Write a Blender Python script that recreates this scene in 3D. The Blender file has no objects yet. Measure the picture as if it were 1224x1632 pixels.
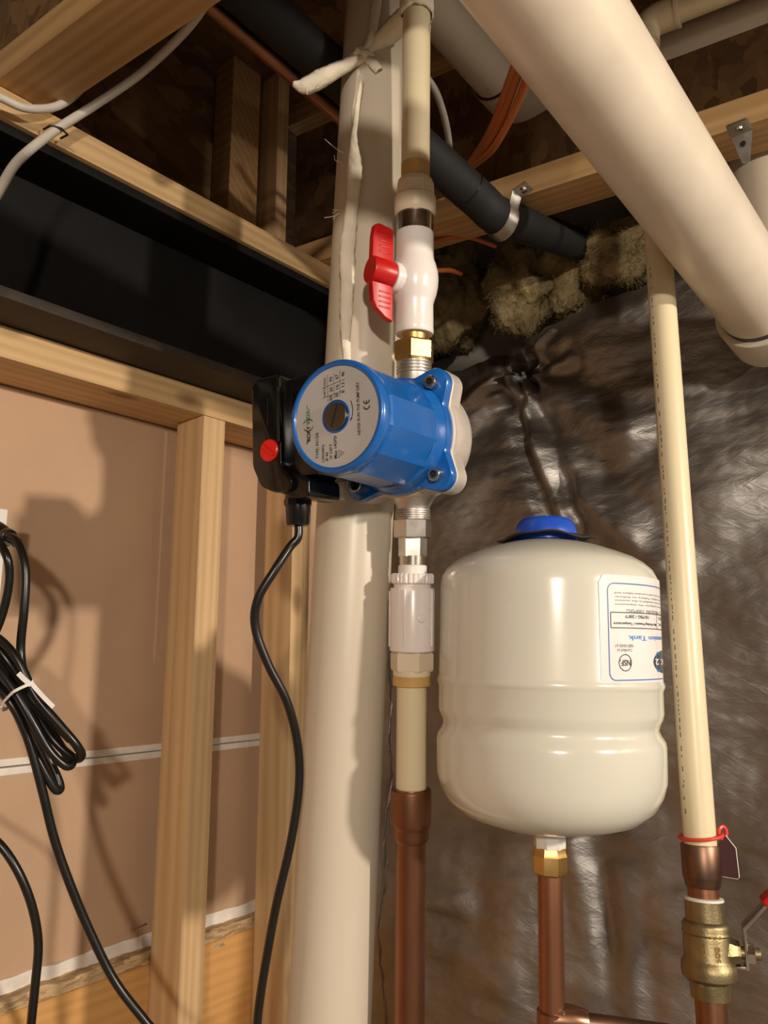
import bpy, bmesh, math, random
from mathutils import Vector, Matrix, noise
random.seed(7)
SC = bpy.context.scene
COL = SC.collection
PI = math.pi
# ------------------------------------------------------------------ camera
CX, CY, F = 612.0, 816.0, 1226.0          # picture centre and focal length (1224 x 1632 frame)
TH = math.radians(10.5)                   # the camera looks up by this much
H = 1.60                                  # camera height above the floor
CAM = Vector((0, 0, H))
cam_d = bpy.data.cameras.new('camera'); cam = bpy.data.objects.new('camera', cam_d); COL.objects.link(cam)
cam.location = CAM; cam.rotation_euler = (PI / 2 + TH, 0, 0)
cam_d.sensor_fit = 'HORIZONTAL'; cam_d.sensor_width = 36.0; cam_d.lens = 36.0 * F / 1224.0
cam_d.clip_start = 0.02
SC.camera = cam
# ------------------------------------------------------------------ world, lights, exposure
w = bpy.data.worlds.new('World'); SC.world = w; w.use_nodes = True
w.node_tree.nodes['Background'].inputs[0].default_value = (1.0, 0.88, 0.75, 1)
w.node_tree.nodes['Background'].inputs[1].default_value = 0.14
def lamp(name, loc, power, col, rad):
    l = bpy.data.lights.new(name, 'POINT'); l.energy = power; l.color = col; l.shadow_soft_size = rad
    o = bpy.data.objects.new(name, l); COL.objects.link(o); o.location = loc
    return o
def downlight(name, loc, power, col, rad, tilt):
    l = bpy.data.lights.new(name, 'SPOT'); l.energy = power; l.color = col; l.shadow_soft_size = rad; l.spot_size = math.radians(172); l.spot_blend = 0.30
    o = bpy.data.objects.new(name, l); COL.objects.link(o); o.location = loc
    o.rotation_euler = Vector(tilt).to_track_quat('-Z', 'Y').to_euler()
downlight('reflector_bulb_light', (1.79, -0.82, H + 0.56), 178, (1.0, 0.885, 0.745), 0.050, (-0.18, 0.17, -1.0))
lamp('fill_light', (0.10, -1.70, H + 0.45), 104, (1.0, 0.885, 0.75), 0.06)  # unseen fill lamp added behind the camera to lift the shaded sides
SC.view_settings.view_transform = 'Standard'; SC.view_settings.look = 'None'
SC.view_settings.gamma = 1.0; SC.view_settings.use_curve_mapping = False
SC.view_settings.exposure = 0.0
# ------------------------------------------------------------------ place geometry
# u runs along the stud wall into the corner, v runs into the stud wall, h is height over the camera
AZ = math.radians(40)
UV = Vector((math.sin(AZ), math.cos(AZ), 0)); VV = Vector((-math.cos(AZ), math.sin(AZ), 0)); ZZ = Vector((0, 0, 1))
ROT = PI / 2 - AZ
def R(u, v, h): return CAM + UV * u + VV * v + ZZ * h
def uvh(p): q = p - CAM; return (q.dot(UV), q.dot(VV), q.z)
def ray(px, py):
    X = (px - CX) / F; U = (CY - py) / F; c, s = math.cos(TH), math.sin(TH)
    return Vector((X, c - U * s, s + U * c))
def at(px, py, zc): return CAM + ray(px, py) * zc
def on_v(px, py, v): r = ray(px, py); return CAM + r * (v / r.dot(VV))
def on_u(px, py, u): r = ray(px, py); return CAM + r * (u / r.dot(UV))
def on_h(px, py, h): r = ray(px, py); return CAM + r * (h / r.z)
def zc_of(p): q = p - CAM; return q.y * math.cos(TH) + q.z * math.sin(TH)
def py_of(p):
    q = p - CAM
    return CY - F * (-q.y * math.sin(TH) + q.z * math.cos(TH)) / zc_of(p)
class Axis:                                # a straight axis through two points, found again by picture row
    def __init__(s, a, b): s.a, s.b = Vector(a), Vector(b); s.d = (s.b - s.a).normalized()
    def row(s, py):
        lo, hi = -3.0, 3.0
        for _ in range(60):
            m = (lo + hi) / 2
            p = s.a + s.d * m
            if zc_of(p) < 0.05 or py_of(p) > py: lo = m
            else: hi = m
        return s.a + s.d * lo
    def height(s, h): return s.a + s.d * ((H + h - s.a.z) / s.d.z)
# ------------------------------------------------------------------ materials
MATS = {}
def _new(name):
    m = bpy.data.materials.new(name); m.use_nodes = True; MATS[name] = m
    nt = m.node_tree; b = nt.nodes['Principled BSDF']
    return m, nt, b
def N(nt, t, **k):
    n = nt.nodes.new(t)
    for a, v in k.items(): setattr(n, a, v)
    return n
def coords(nt, scale=(1, 1, 1), rnd=True, kind='Object'):
    tc = N(nt, 'ShaderNodeTexCoord'); mp = N(nt, 'ShaderNodeMapping'); mp.inputs['Scale'].default_value = scale
    if rnd:
        oi = N(nt, 'ShaderNodeObjectInfo'); ad = N(nt, 'ShaderNodeVectorMath', operation='MULTIPLY_ADD')
        ad.inputs[1].default_value = (13, 7, 9)
        nt.links.new(oi.outputs['Random'], ad.inputs[0]); nt.links.new(tc.outputs[kind], ad.inputs[2])
        nt.links.new(ad.outputs[0], mp.inputs[0])
    else: nt.links.new(tc.outputs[kind], mp.inputs[0])
    return mp
def ramp(nt, fac, stops):
    r = N(nt, 'ShaderNodeValToRGB'); e = r.color_ramp.elements
    while len(e) < len(stops): e.new(0.5)
    for i, (p, c) in enumerate(stops): e[i].position = p; e[i].color = (*c, 1)
    nt.links.new(fac, r.inputs[0]); return r
def mat(name, col, rough=0.5, metal=0.0, var=0.12, scale=25, bump=0.0, bscale=120, coat=0.0, stretch=(1, 1, 1), spec=0.5, tint=None, rvar=0.08):
    """plain surface with mottled colour, roughness and fine relief"""
    m, nt, b = _new(name)
    mp = coords(nt, stretch)
    n = N(nt, 'ShaderNodeTexNoise'); n.inputs['Scale'].default_value = scale; n.inputs['Detail'].default_value = 6
    nt.links.new(mp.outputs[0], n.inputs['Vector'])
    lo = tuple(c * (1 - var) for c in (tint or col)); hi = tuple(min(1, c * (1 + var * .6)) for c in col)
    r = ramp(nt, n.outputs['Fac'], [(0.3, lo), (0.72, hi)])
    nt.links.new(r.outputs[0], b.inputs['Base Color'])
    mr = N(nt, 'ShaderNodeMapRange'); mr.inputs['To Min'].default_value = max(0.02, rough - rvar); mr.inputs['To Max'].default_value = rough + rvar
    nt.links.new(n.outputs['Fac'], mr.inputs[0]); nt.links.new(mr.outputs[0], b.inputs['Roughness'])
    b.inputs['Metallic'].default_value = metal; b.inputs['Coat Weight'].default_value = coat
    b.inputs['Coat Roughness'].default_value = 0.08; b.inputs['Specular IOR Level'].default_value = spec
    if bump:
        n2 = N(nt, 'ShaderNodeTexNoise'); n2.inputs['Scale'].default_value = bscale; n2.inputs['Detail'].default_value = 4
        nt.links.new(mp.outputs[0], n2.inputs['Vector'])
        bp = N(nt, 'ShaderNodeBump'); bp.inputs['Strength'].default_value = bump; bp.inputs['Distance'].default_value = 0.002
        nt.links.new(n2.outputs['Fac'], bp.inputs['Height']); nt.links.new(bp.outputs[0], b.inputs['Normal'])
    return m
def wood(name, axis, dark, light, knots=True):
    """sawn softwood: grain along one axis, a few knots"""
    m, nt, b = _new(name)
    sc = [1, 1, 1]; sc[axis] = 0.045
    mp = coords(nt, tuple(sc))
    n = N(nt, 'ShaderNodeTexNoise'); n.inputs['Scale'].default_value = 70; n.inputs['Detail'].default_value = 5; n.inputs['Distortion'].default_value = 0.6
    nt.links.new(mp.outputs[0], n.inputs['Vector'])
    wv = N(nt, 'ShaderNodeTexWave', wave_type='RINGS', rings_direction='XYZ'[axis]); wv.inputs['Scale'].default_value = 28
    wv.inputs['Distortion'].default_value = 5; wv.inputs['Detail'].default_value = 3; wv.inputs['Detail Scale'].default_value = 1.2
    nt.links.new(mp.outputs[0], wv.inputs['Vector'])
    mx = N(nt, 'ShaderNodeMix'); mx.inputs[0].default_value = 0.35
    nt.links.new(n.outputs['Fac'], mx.inputs[2]); nt.links.new(wv.outputs['Fac'], mx.inputs[3])
    r = ramp(nt, mx.outputs[0], [(0.25, dark), (0.75, light)])
    out = r.outputs[0]
    if knots:
        sk = [6.5, 6.5, 6.5]; sk[axis] = 3.2
        mk = coords(nt, tuple(sk))
        vo = N(nt, 'ShaderNodeTexVoronoi', feature='F1'); vo.inputs['Scale'].default_value = 1.6
        nt.links.new(mk.outputs[0], vo.inputs['Vector'])
        rk = ramp(nt, vo.outputs['Distance'], [(0.05, (1, 1, 1)), (0.14, (0, 0, 0))])
        mk2 = N(nt, 'ShaderNodeMix', data_type='RGBA'); mk2.inputs[7].default_value = (dark[0] * .4, dark[1] * .33, dark[2] * .26, 1)
        ml = N(nt, 'ShaderNodeMath', operation='MULTIPLY'); ml.inputs[1].default_value = 0.75
        nt.links.new(rk.outputs[0], ml.inputs[0]); nt.links.new(ml.outputs[0], mk2.inputs[0]); nt.links.new(out, mk2.inputs[6]); out = mk2.outputs[2]
    nt.links.new(out, b.inputs['Base Color']); b.inputs['Roughness'].default_value = 0.62
    bp = N(nt, 'ShaderNodeBump'); bp.inputs['Strength'].default_value = 0.15; bp.inputs['Distance'].default_value = 0.001
    nt.links.new(n.outputs['Fac'], bp.inputs['Height']); nt.links.new(bp.outputs[0], b.inputs['Normal'])
    return m
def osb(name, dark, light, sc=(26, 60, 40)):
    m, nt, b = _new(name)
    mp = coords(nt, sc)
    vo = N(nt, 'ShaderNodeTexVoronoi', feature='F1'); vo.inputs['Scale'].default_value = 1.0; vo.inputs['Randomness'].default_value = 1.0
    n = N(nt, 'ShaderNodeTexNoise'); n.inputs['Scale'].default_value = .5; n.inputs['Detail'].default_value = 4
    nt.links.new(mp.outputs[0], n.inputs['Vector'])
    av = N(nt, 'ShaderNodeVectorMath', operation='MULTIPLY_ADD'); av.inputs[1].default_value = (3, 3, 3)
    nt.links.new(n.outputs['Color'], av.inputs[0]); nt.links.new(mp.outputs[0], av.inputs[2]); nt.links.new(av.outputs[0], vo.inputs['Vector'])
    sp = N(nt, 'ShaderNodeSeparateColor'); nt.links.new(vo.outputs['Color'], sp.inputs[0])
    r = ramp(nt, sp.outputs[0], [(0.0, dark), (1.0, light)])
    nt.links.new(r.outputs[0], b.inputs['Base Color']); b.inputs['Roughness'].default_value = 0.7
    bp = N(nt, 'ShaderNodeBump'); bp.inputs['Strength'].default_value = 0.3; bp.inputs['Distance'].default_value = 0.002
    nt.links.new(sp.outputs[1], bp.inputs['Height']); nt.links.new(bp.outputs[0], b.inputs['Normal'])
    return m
wood('stud_wood', 2, (0.54, 0.345, 0.165), (0.68, 0.46, 0.235))
wood('plate_wood', 0, (0.52, 0.325, 0.145), (0.66, 0.44, 0.215))
wood('joist_wood', 1, (0.40, 0.23, 0.09), (0.52, 0.32, 0.14))
wood('ledge_wood', 0, (0.58, 0.30, 0.09), (0.66, 0.36, 0.12), False)
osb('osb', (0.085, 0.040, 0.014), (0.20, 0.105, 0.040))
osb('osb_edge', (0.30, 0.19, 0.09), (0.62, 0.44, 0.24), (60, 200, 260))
mat('drywall_paper', (0.52, 0.34, 0.215), 0.85, var=0.07, scale=9, bump=0.08, bscale=260)
mat('gypsum', (0.80, 0.74, 0.66), 0.8, var=0.12, scale=60, bump=0.3)
mat('black_steel', (0.0045, 0.004, 0.0037), 0.62, var=0.4, scale=14, bump=0.12, bscale=80, spec=0.25)
mat('rusty_steel', (0.032, 0.021, 0.012), 0.65, var=0.5, scale=22, bump=0.15, bscale=90)
mat('concrete', (0.33, 0.29, 0.25), 0.9, var=0.2, scale=8, bump=0.3)
mat('pvc_white', (0.62, 0.545, 0.43), 0.34, var=0.07, scale=7, bump=0.02, stretch=(1, 1, .3))
mat('pvc_drain', (0.74, 0.65, 0.52), 0.33, var=0.16, scale=9, bump=0.05, bscale=60)
mat('pvc_valve', (0.80, 0.74, 0.70), 0.26, var=0.04, scale=20)
mat('cpvc', (0.74, 0.64, 0.42), 0.36, var=0.06, scale=9, stretch=(1, 1, .25))
mat('cpvc_fitting', (0.74, 0.63, 0.46), 0.42, var=0.08, scale=22)
mat('cpvc_stain', (0.52, 0.30, 0.07), 0.4, var=0.45, scale=55, tint=(0.75, 0.56, 0.28))
mat('copper', (0.33, 0.155, 0.085), 0.42, 1.0, var=0.3, scale=16, stretch=(1, 1, .3), bump=0.03)
mat('copper_bright', (0.50, 0.27, 0.17), 0.3, 1.0, var=0.2, scale=20, stretch=(1, 1, .3))
mat('copper_dull', (0.24, 0.14, 0.095), 0.42, 1.0, var=0.3, scale=24)
mat('brass', (0.66, 0.44, 0.16), 0.36, 1.0, var=0.15, scale=40)
mat('brass_old', (0.31, 0.25, 0.135), 0.46, 1.0, var=0.25, scale=45, bump=0.12, bscale=500)
mat('steel', (0.60, 0.55, 0.49), 0.26, 1.0, var=0.1, scale=40, bump=0.03)
mat('steel_cast', (0.62, 0.58, 0.53), 0.42, 1.0, var=0.08, scale=60, bump=0.06, bscale=500)
mat('steel_dark', (0.20, 0.185, 0.16), 0.3, 1.0, var=0.2, scale=50)
mat('chrome', (0.42, 0.38, 0.34), 0.15, 1.0, var=0.2, scale=50)
mat('galvanised', (0.60, 0.58, 0.54), 0.36, 1.0, var=0.2, scale=60)
mat('aluminium_raw', (0.66, 0.60, 0.53), 0.55, 0.55, var=0.08, scale=60, bump=0.08, bscale=400)
mat('blue_paint', (0.006, 0.115, 0.43), 0.26, var=0.10, scale=30, coat=0.4, bump=0.03, bscale=200)
mat('blue_plastic', (0.012, 0.075, 0.50), 0.3, var=0.1, scale=30)
mat('black_plastic', (0.0045, 0.0042, 0.004), 0.16, var=0.2, scale=30, rvar=0.04)
mat('black_rubber', (0.008, 0.0075, 0.007), 0.30, var=0.25, scale=30)
mat('black_foam', (0.009, 0.009, 0.009), 0.7, var=0.35, scale=35, bump=0.2, bscale=150)
mat('black_ink', (0.012, 0.010, 0.010), 0.6)
mat('label_paper', (0.46, 0.44, 0.43), 0.42, var=0.03)
mat('sticker_white', (0.80, 0.76, 0.74), 0.22, var=0.03)
mat('ink_blue', (0.03, 0.13, 0.45), 0.4); mat('ink_light_blue', (0.07, 0.27, 0.70), 0.4); mat('ink_grey', (0.16, 0.15, 0.145), 0.5)
mat('ink_green', (0.015, 0.22, 0.03), 0.5); mat('ink_navy', (0.03, 0.045, 0.07), 0.4)
mat('red_plastic', (0.52, 0.008, 0.006), 0.36, var=0.08, scale=30)
mat('red_switch', (0.80, 0.016, 0.010), 0.3, var=0.06, scale=30)
mat('red_tag', (0.045, 0.006, 0.008), 0.5); mat('red_ring', (0.72, 0.06, 0.035), 0.35)
mat('primer_purple', (0.05, 0.018, 0.045), 0.4)
mat('tank_paint', (0.635, 0.615, 0.53), 0.20, var=0.02, scale=10, coat=0.35, rvar=0.03)
mat('cloth', (0.82, 0.74, 0.59), 0.9, var=0.15, scale=45, bump=0.5, bscale=220)
mat('cable_white', (0.62, 0.57, 0.49), 0.45, var=0.1, scale=30)
mat('cable_orange', (0.50, 0.13, 0.028), 0.45, var=0.12, scale=30)
mat('fibreglass', (0.30, 0.235, 0.12), 1.0, var=0.5, scale=22, bump=1.0, bscale=160, spec=0.1)
mat('white_plastic', (0.80, 0.77, 0.72), 0.35, var=0.03)
mat('tape_white', (0.74, 0.72, 0.66), 0.6, var=0.08, scale=60, bump=0.2)
mat('floor_concrete', (0.30, 0.26, 0.22), 0.8, var=0.2, scale=3, bump=0.2)
def foil_material():
    m, nt, b = _new('foil')
    mp = coords(nt, (1, 1, 1), rnd=False)
    n = N(nt, 'ShaderNodeTexNoise'); n.inputs['Scale'].default_value = 11; n.inputs['Detail'].default_value = 8
    nt.links.new(mp.outputs[0], n.inputs['Vector'])
    r = ramp(nt, n.outputs['Fac'], [(0.3, (0.26, 0.24, 0.222)), (0.7, (0.40, 0.38, 0.36))])
    nt.links.new(r.outputs[0], b.inputs['Base Color'])
    b.inputs['Metallic'].default_value = 1.0
    mr = N(nt, 'ShaderNodeMapRange'); mr.inputs['To Min'].default_value = 0.44; mr.inputs['To Max'].default_value = 0.62
    nt.links.new(n.outputs['Fac'], mr.inputs[0]); nt.links.new(mr.outputs[0], b.inputs['Roughness'])
    # reinforcing threads under the foil: two families of slanted lines, plus crinkles
    hs = []
    for ang, k in ((58, 150), (-58, 150)):
        m2 = N(nt, 'ShaderNodeMapping'); m2.inputs['Rotation'].default_value = (math.radians(ang), 0, 0)
        nt.links.new(mp.outputs[0], m2.inputs[0])
        wv = N(nt, 'ShaderNodeTexWave', bands_direction='Y', wave_profile='SIN'); wv.inputs['Scale'].default_value = 17
        wv.inputs['Distortion'].default_value = 0.5; wv.inputs['Detail'].default_value = 1
        nt.links.new(m2.outputs[0], wv.inputs['Vector'])
        pw = N(nt, 'ShaderNodeMath', operation='POWER'); pw.inputs[1].default_value = 90
        nt.links.new(wv.outputs['Fac'], pw.inputs[0]); hs.append(pw)
    s1 = N(nt, 'ShaderNodeMath', operation='ADD'); nt.links.new(hs[0].outputs[0], s1.inputs[0]); nt.links.new(hs[1].outputs[0], s1.inputs[1])
    m3 = N(nt, 'ShaderNodeMapping'); m3.inputs['Scale'].default_value = (1, 0.55, 1.6); nt.links.new(mp.outputs[0], m3.inputs[0])
    n2 = N(nt, 'ShaderNodeTexNoise'); n2.inputs['Scale'].default_value = 55; n2.inputs['Detail'].default_value = 5; n2.inputs['Distortion'].default_value = 1.2
    nt.links.new(m3.outputs[0], n2.inputs['Vector'])
    ma = N(nt, 'ShaderNodeMath', operation='MULTIPLY_ADD'); ma.inputs[1].default_value = 4.5
    s2 = N(nt, 'ShaderNodeMath', operation='MULTIPLY'); s2.inputs[1].default_value = 0.45; nt.links.new(s1.outputs[0], s2.inputs[0])
    nt.links.new(n2.outputs['Fac'], ma.inputs[0]); nt.links.new(s2.outputs[0], ma.inputs[2])
    bp = N(nt, 'ShaderNodeBump'); bp.inputs['Strength'].default_value = 0.28; bp.inputs['Distance'].default_value = 0.0011
    nt.links.new(ma.outputs[0], bp.inputs['Height']); nt.links.new(bp.outputs[0], b.inputs['Normal'])
foil_material()
# ------------------------------------------------------------------ object helpers
ORG = {}                                     # world origin of every object
def _link(o, origin, parent):
    COL.objects.link(o); ORG[o.name] = Vector(origin)
    if parent is not None:
        o.parent = parent; o.location = Vector(origin) - ORG[parent.name]
    else: o.location = origin
def tag(o, label, cat, group=None, kind=None):
    if label: o['label'] = label
    if cat: o['category'] = cat
    if group: o['group'] = group
    if kind: o['kind'] = kind
    return o
def thing(name, origin, label, cat, group=None, kind=None):
    o = bpy.data.objects.new(name, None); o.empty_display_size = 0.02
    _link(o, origin, None); return tag(o, label, cat, group, kind)
def mesh_obj(name, verts, faces, m, parent=None, smooth=True, origin=None, rotz=0.0, auto=None):
    """one mesh object from world-space vertices; origin defaults to the parent's or to the middle of the mesh"""
    verts = [Vector(v) for v in verts]
    if origin is None:
        lo = Vector([min(v[i] for v in verts) for i in range(3)]); hi = Vector([max(v[i] for v in verts) for i in range(3)])
        origin = Vector(((lo.x + hi.x) / 2, (lo.y + hi.y) / 2, lo.z))
    Rm = Matrix.Rotation(-rotz, 3, 'Z')
    me = bpy.data.meshes.new(name)
    me.from_pydata([Rm @ (v - origin) for v in verts], [], faces)
    bm = bmesh.new(); bm.from_mesh(me)
    bmesh.ops.recalc_face_normals(bm, faces=bm.faces)
    bm.to_mesh(me); bm.free()
    me.materials.append(MATS[m])
    if smooth:
        me.polygons.foreach_set('use_smooth', [True] * len(me.polygons))
        me.set_sharp_from_angle(angle=math.radians(auto or 35))
    o = bpy.data.objects.new(name, me); _link(o, origin, parent); o.rotation_euler.z = rotz
    return o
def box_verts(u0, u1, v0, v1, h0, h1, bev=0.0015):
    """box in the room frame with small bevels"""
    bm = bmesh.new(); bmesh.ops.create_cube(bm, size=1)
    for v in bm.verts: v.co = Vector(((u0 + u1) / 2 + v.co.x * (u1 - u0), (v0 + v1) / 2 + v.co.y * (v1 - v0), (h0 + h1) / 2 + v.co.z * (h1 - h0)))
    if bev: bmesh.ops.bevel(bm, geom=list(bm.edges), offset=bev, segments=2, profile=0.7, affect='EDGES')
    vs = [v.co.copy() for v in bm.verts]; fs = [[v.index for v in f.verts] for f in bm.faces]; bm.free()
    return vs, fs
def rbox(name, u0, u1, v0, v1, h0, h1, m, parent=None, bev=0.0015, skew=0.0, pivot=None):
    vs, fs = box_verts(u0, u1, v0, v1, h0, h1, bev)
    if skew:
        c, s = math.cos(skew), math.sin(skew); pu, pv = pivot
        vs = [Vector((pu + (v.x - pu) * c - (v.y - pv) * s, pv + (v.x - pu) * s + (v.y - pv) * c, v.z)) for v in vs]
    return mesh_obj(name, [R(*v) for v in vs], fs, m, parent, rotz=ROT + skew, auto=50)
def frame_of(d, ref=None):
    d = Vector(d).normalized(); a = Vector(ref) if ref else (Vector((0, 0, 1)) if abs(d.z) < 0.9 else Vector((0, -1, 0)))
    x = (a - d * a.dot(d)).normalized(); y = d.cross(x); return x, y
def lathe_geo(stations, n=40, ref=None, phase=0.0, caps=True, shape=None):
    """stations: (point, radius); all on one axis"""
    d = (stations[-1][0] - stations[0][0])
    if d.length < 1e-7: d = stations[1][0] - stations[0][0]
    x, y = frame_of(d, ref)
    vs, fs = [], []
    for p, r in stations:
        for i in range(n):
            a = phase + 2 * PI * i / n; k = shape(a) if shape else 1.0
            vs.append(Vector(p) + (x * math.cos(a) + y * math.sin(a)) * r * k)
    for s in range(len(stations) - 1):
        for i in range(n):
            j = (i + 1) % n; fs.append((s * n + i, s * n + j, (s + 1) * n + j, (s + 1) * n + i))
    if caps:
        fs.append(tuple(range(n - 1, -1, -1))); k = (len(stations) - 1) * n; fs.append(tuple(range(k, k + n)))
    return vs, fs
def join(*geos):
    V, Fc = [], []
    for v, f in geos:
        k = len(V); V += list(v); Fc += [tuple(i + k for i in q) for q in f]
    return V, Fc
def catmull(pts, sub=8):
    P = [Vector(p) for p in pts]; P = [P[0] * 2 - P[1]] + P + [P[-1] * 2 - P[-2]]; out = []
    for i in range(1, len(P) - 2):
        a, b, c, d = P[i - 1], P[i], P[i + 1], P[i + 2]
        for k in range(sub):
            t = k / sub
            out.append(0.5 * ((2 * b) + (c - a) * t + (2 * a - 5 * b + 4 * c - d) * t * t + (3 * b - a - 3 * c + d) * t ** 3))
    out.append(P[-2]); return out
def tube_geo(path, rad, n=12, flat=1.0, ref=None):
    """swept tube with a carried frame; rad may be a list"""
    P = [Vector(p) for p in path]; rs = rad if isinstance(rad, (list, tuple)) else [rad] * len(P)
    T = [(P[min(i + 1, len(P) - 1)] - P[max(i - 1, 0)]).normalized() for i in range(len(P))]
    x, _ = frame_of(T[0], ref); vs, fs = [], []
    for i, p in enumerate(P):
        x = (x - T[i] * x.dot(T[i])).normalized(); y = T[i].cross(x)
        for k in range(n):
            a = 2 * PI * k / n; vs.append(p + (x * math.cos(a) + y * math.sin(a) * flat) * rs[i])
    for s in range(len(P) - 1):
        for i in range(n):
            j = (i + 1) % n; fs.append((s * n + i, s * n + j, (s + 1) * n + j, (s + 1) * n + i))
    fs.append(tuple(range(n - 1, -1, -1))); k = (len(P) - 1) * n; fs.append(tuple(range(k, k + n)))
    return vs, fs
def prism_geo(poly, to_world, t0, t1, bev=0.0):
    """polygon (p, q) pushed from t0 to t1; to_world(p, q, t)"""
    bm = bmesh.new(); n = len(poly)
    a = [bm.verts.new((p, q, t0)) for p, q in poly]; b = [bm.verts.new((p, q, t1)) for p, q in poly]
    bm.faces.new(a[::-1]); bm.faces.new(b)
    for i in range(n): bm.faces.new((a[i], a[(i + 1) % n], b[(i + 1) % n], b[i]))
    bmesh.ops.recalc_face_normals(bm, faces=bm.faces)
    if bev: bmesh.ops.bevel(bm, geom=list(bm.edges), offset=bev, segments=3, profile=0.5, affect='EDGES')
    bm.verts.index_update()
    vs = [to_world(*v.co) for v in bm.verts]; fs = [[v.index for v in f.verts] for f in bm.faces]; bm.free()
    return vs, fs
def ring_geo(poly_pts, r, n=8):
    """closed thin tube through points"""
    P = poly_pts; m = len(P); vs, fs = [], []
    for i in range(m):
        t = (P[(i + 1) % m] - P[i - 1]).normalized(); c = sum(P, Vector()) / m
        x = (P[i] - c); x = (x - t * x.dot(t)).normalized(); y = t.cross(x)
        for k in range(n): a = 2 * PI * k / n; vs.append(P[i] + (x * math.cos(a) + y * math.sin(a)) * r)
    for s in range(m):
        for i in range(n):
            j = (i + 1) % n; e = (s + 1) % m; fs.append((s * n + i, s * n + j, e * n + j, e * n + i))
    return vs, fs
_txt = {}
def text_geo(s, width, height, bold=0.0):
    """flat lettering fitted to a width and a cap height, centred on 0,0; returns 2D points and faces"""
    cu = bpy.data.curves.new('lettering', 'FONT'); cu.body = s; cu.size = 1.0; cu.resolution_u = 3; cu.offset = bold
    o = bpy.data.objects.new('lettering', cu); COL.objects.link(o)
    dg = bpy.context.evaluated_depsgraph_get(); me = bpy.data.meshes.new_from_object(o.evaluated_get(dg))
    vs = [v.co.copy() for v in me.vertices]; fs = [tuple(p.vertices) for p in me.polygons]
    bpy.data.objects.remove(o); bpy.data.curves.remove(cu); bpy.data.meshes.remove(me)
    x0, x1 = min(v.x for v in vs), max(v.x for v in vs); y0, y1 = min(v.y for v in vs), max(v.y for v in vs)
    return [((v.x - (x0 + x1) / 2) * width / max(1e-6, x1 - x0), (v.y - (y0 + y1) / 2) * height / max(1e-6, y1 - y0)) for v in vs], fs
def stroke2d(pts, wdt, closed=False):
    """2D poly-line with width, as quads"""
    vs, fs = [], []; m = len(pts)
    for i, (x, y) in enumerate(pts):
        a = pts[(i - 1) % m] if (closed or i) else pts[0]; b = pts[(i + 1) % m] if (closed or i < m - 1) else pts[-1]
        dx, dy = b[0] - a[0], b[1] - a[1]; L = math.hypot(dx, dy) or 1
        nx, ny = -dy / L * wdt / 2, dx / L * wdt / 2
        vs += [(x + nx, y + ny), (x - nx, y - ny)]
    for i in range(m if closed else m - 1):
        j = (i + 1) % m; fs.append((2 * i, 2 * i + 1, 2 * j + 1, 2 * j))
    return vs, fs
def circle2d(cx, cy, rx, ry=None, n=32): return [(cx + rx * math.cos(2 * PI * i / n), cy + (ry or rx) * math.sin(2 * PI * i / n)) for i in range(n)]
def rows(ax, prof):
    """(picture row, half width in pixels) -> stations on the axis"""
    out = []
    for py, hw in prof:
        p = ax.row(py); out.append((p, hw * zc_of(p) / F))
    return out
def pipe_on(name, ax, prof, m, parent=None, n=40, ref=None, phase=0.0, auto=35):
    vs, fs = lathe_geo(rows(ax, prof), n, ref, phase); return mesh_obj(name, vs, fs, m, parent, auto=auto)
TOCAM = Vector((0, -1, 0))
def threads(a, b, r, k=5, depth=0.0012, n=32):
    """ring-cut thread between two points"""
    st = []; d = b - a
    for i in range(k):
        for f, e in ((0.0, -depth), (0.35, 0), (0.6, 0), (0.95, -depth)): st.append((a + d * ((i + f) / k), r + e))
    return lathe_geo(st, n)
# ================================================================== the setting
def struct(o): o['kind'] = 'structure'; return o
struct(rbox('floor', -2.6, 1.3, -2.6, 1.2, -H - 0.05, -H, 'floor_concrete', bev=0))
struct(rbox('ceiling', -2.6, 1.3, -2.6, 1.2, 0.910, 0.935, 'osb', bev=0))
struct(rbox('wall_back', 1.16, 1.30, -2.6, 1.2, -H, 0.910, 'concrete', bev=0))
# stud wall: drywall sheets seen from behind, studs, plates
WV0, WV1 = 0.867, 0.956
wl = thing('wall_left', R(0.5, 0.9, -H), None, None, kind='structure')
rbox('drywall_sheet', -2.6, 1.155, WV1, WV1 + 0.0127, -0.124, 0.332, 'drywall_paper', wl, bev=0.001)
rbox('drywall_sheet', -2.6, 1.155, WV1, WV1 + 0.0127, -0.366, -0.137, 'drywall_paper', wl, bev=0.001)
rbox('drywall_sheet', -2.6, 1.155, WV1 + 0.03, WV1 + 0.0427, -H, -0.366, 'drywall_paper', wl, bev=0.001)
for hh in (-0.126, -0.1365):                       # cut paper edges along the joint
    rbox('joint_edge', -2.6, 1.155, WV1 - 0.0012, WV1 + 0.010, hh - 0.0042, hh + 0.0042, 'gypsum', wl, bev=0.0008)
def rough_strip(name, u0, u1, v0, v1, h0, h1, m, parent, amp):
    """long strip with a broken, uneven edge"""
    n = 90; vs, fs = [], []
    for i in range(n + 1):
        u = u0 + (u1 - u0) * i / n
        for k, (v, h) in enumerate(((v1, h0), (v0, h0), (v0, h1), (v1, h1))):
            j = noise.noise(Vector((u * 38, k * 3.1, h0 * 9))) * amp
            vs.append(R(u, v + (j if k in (1, 2) else 0), h + (j * 0.8 if k in (2, 3) else 0)))
    for i in range(n):
        for k in range(4): fs.append((i * 4 + k, i * 4 + (k + 1) % 4, i * 4 + 4 + (k + 1) % 4, i * 4 + 4 + k))
    return mesh_obj(name, vs, fs, m, parent, rotz=ROT, auto=30)
rough_strip('broken_edge', 0.10, 1.10, WV1 - 0.004, WV1 + 0.02, -0.384, -0.366, 'gypsum', wl, 0.004)
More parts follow.
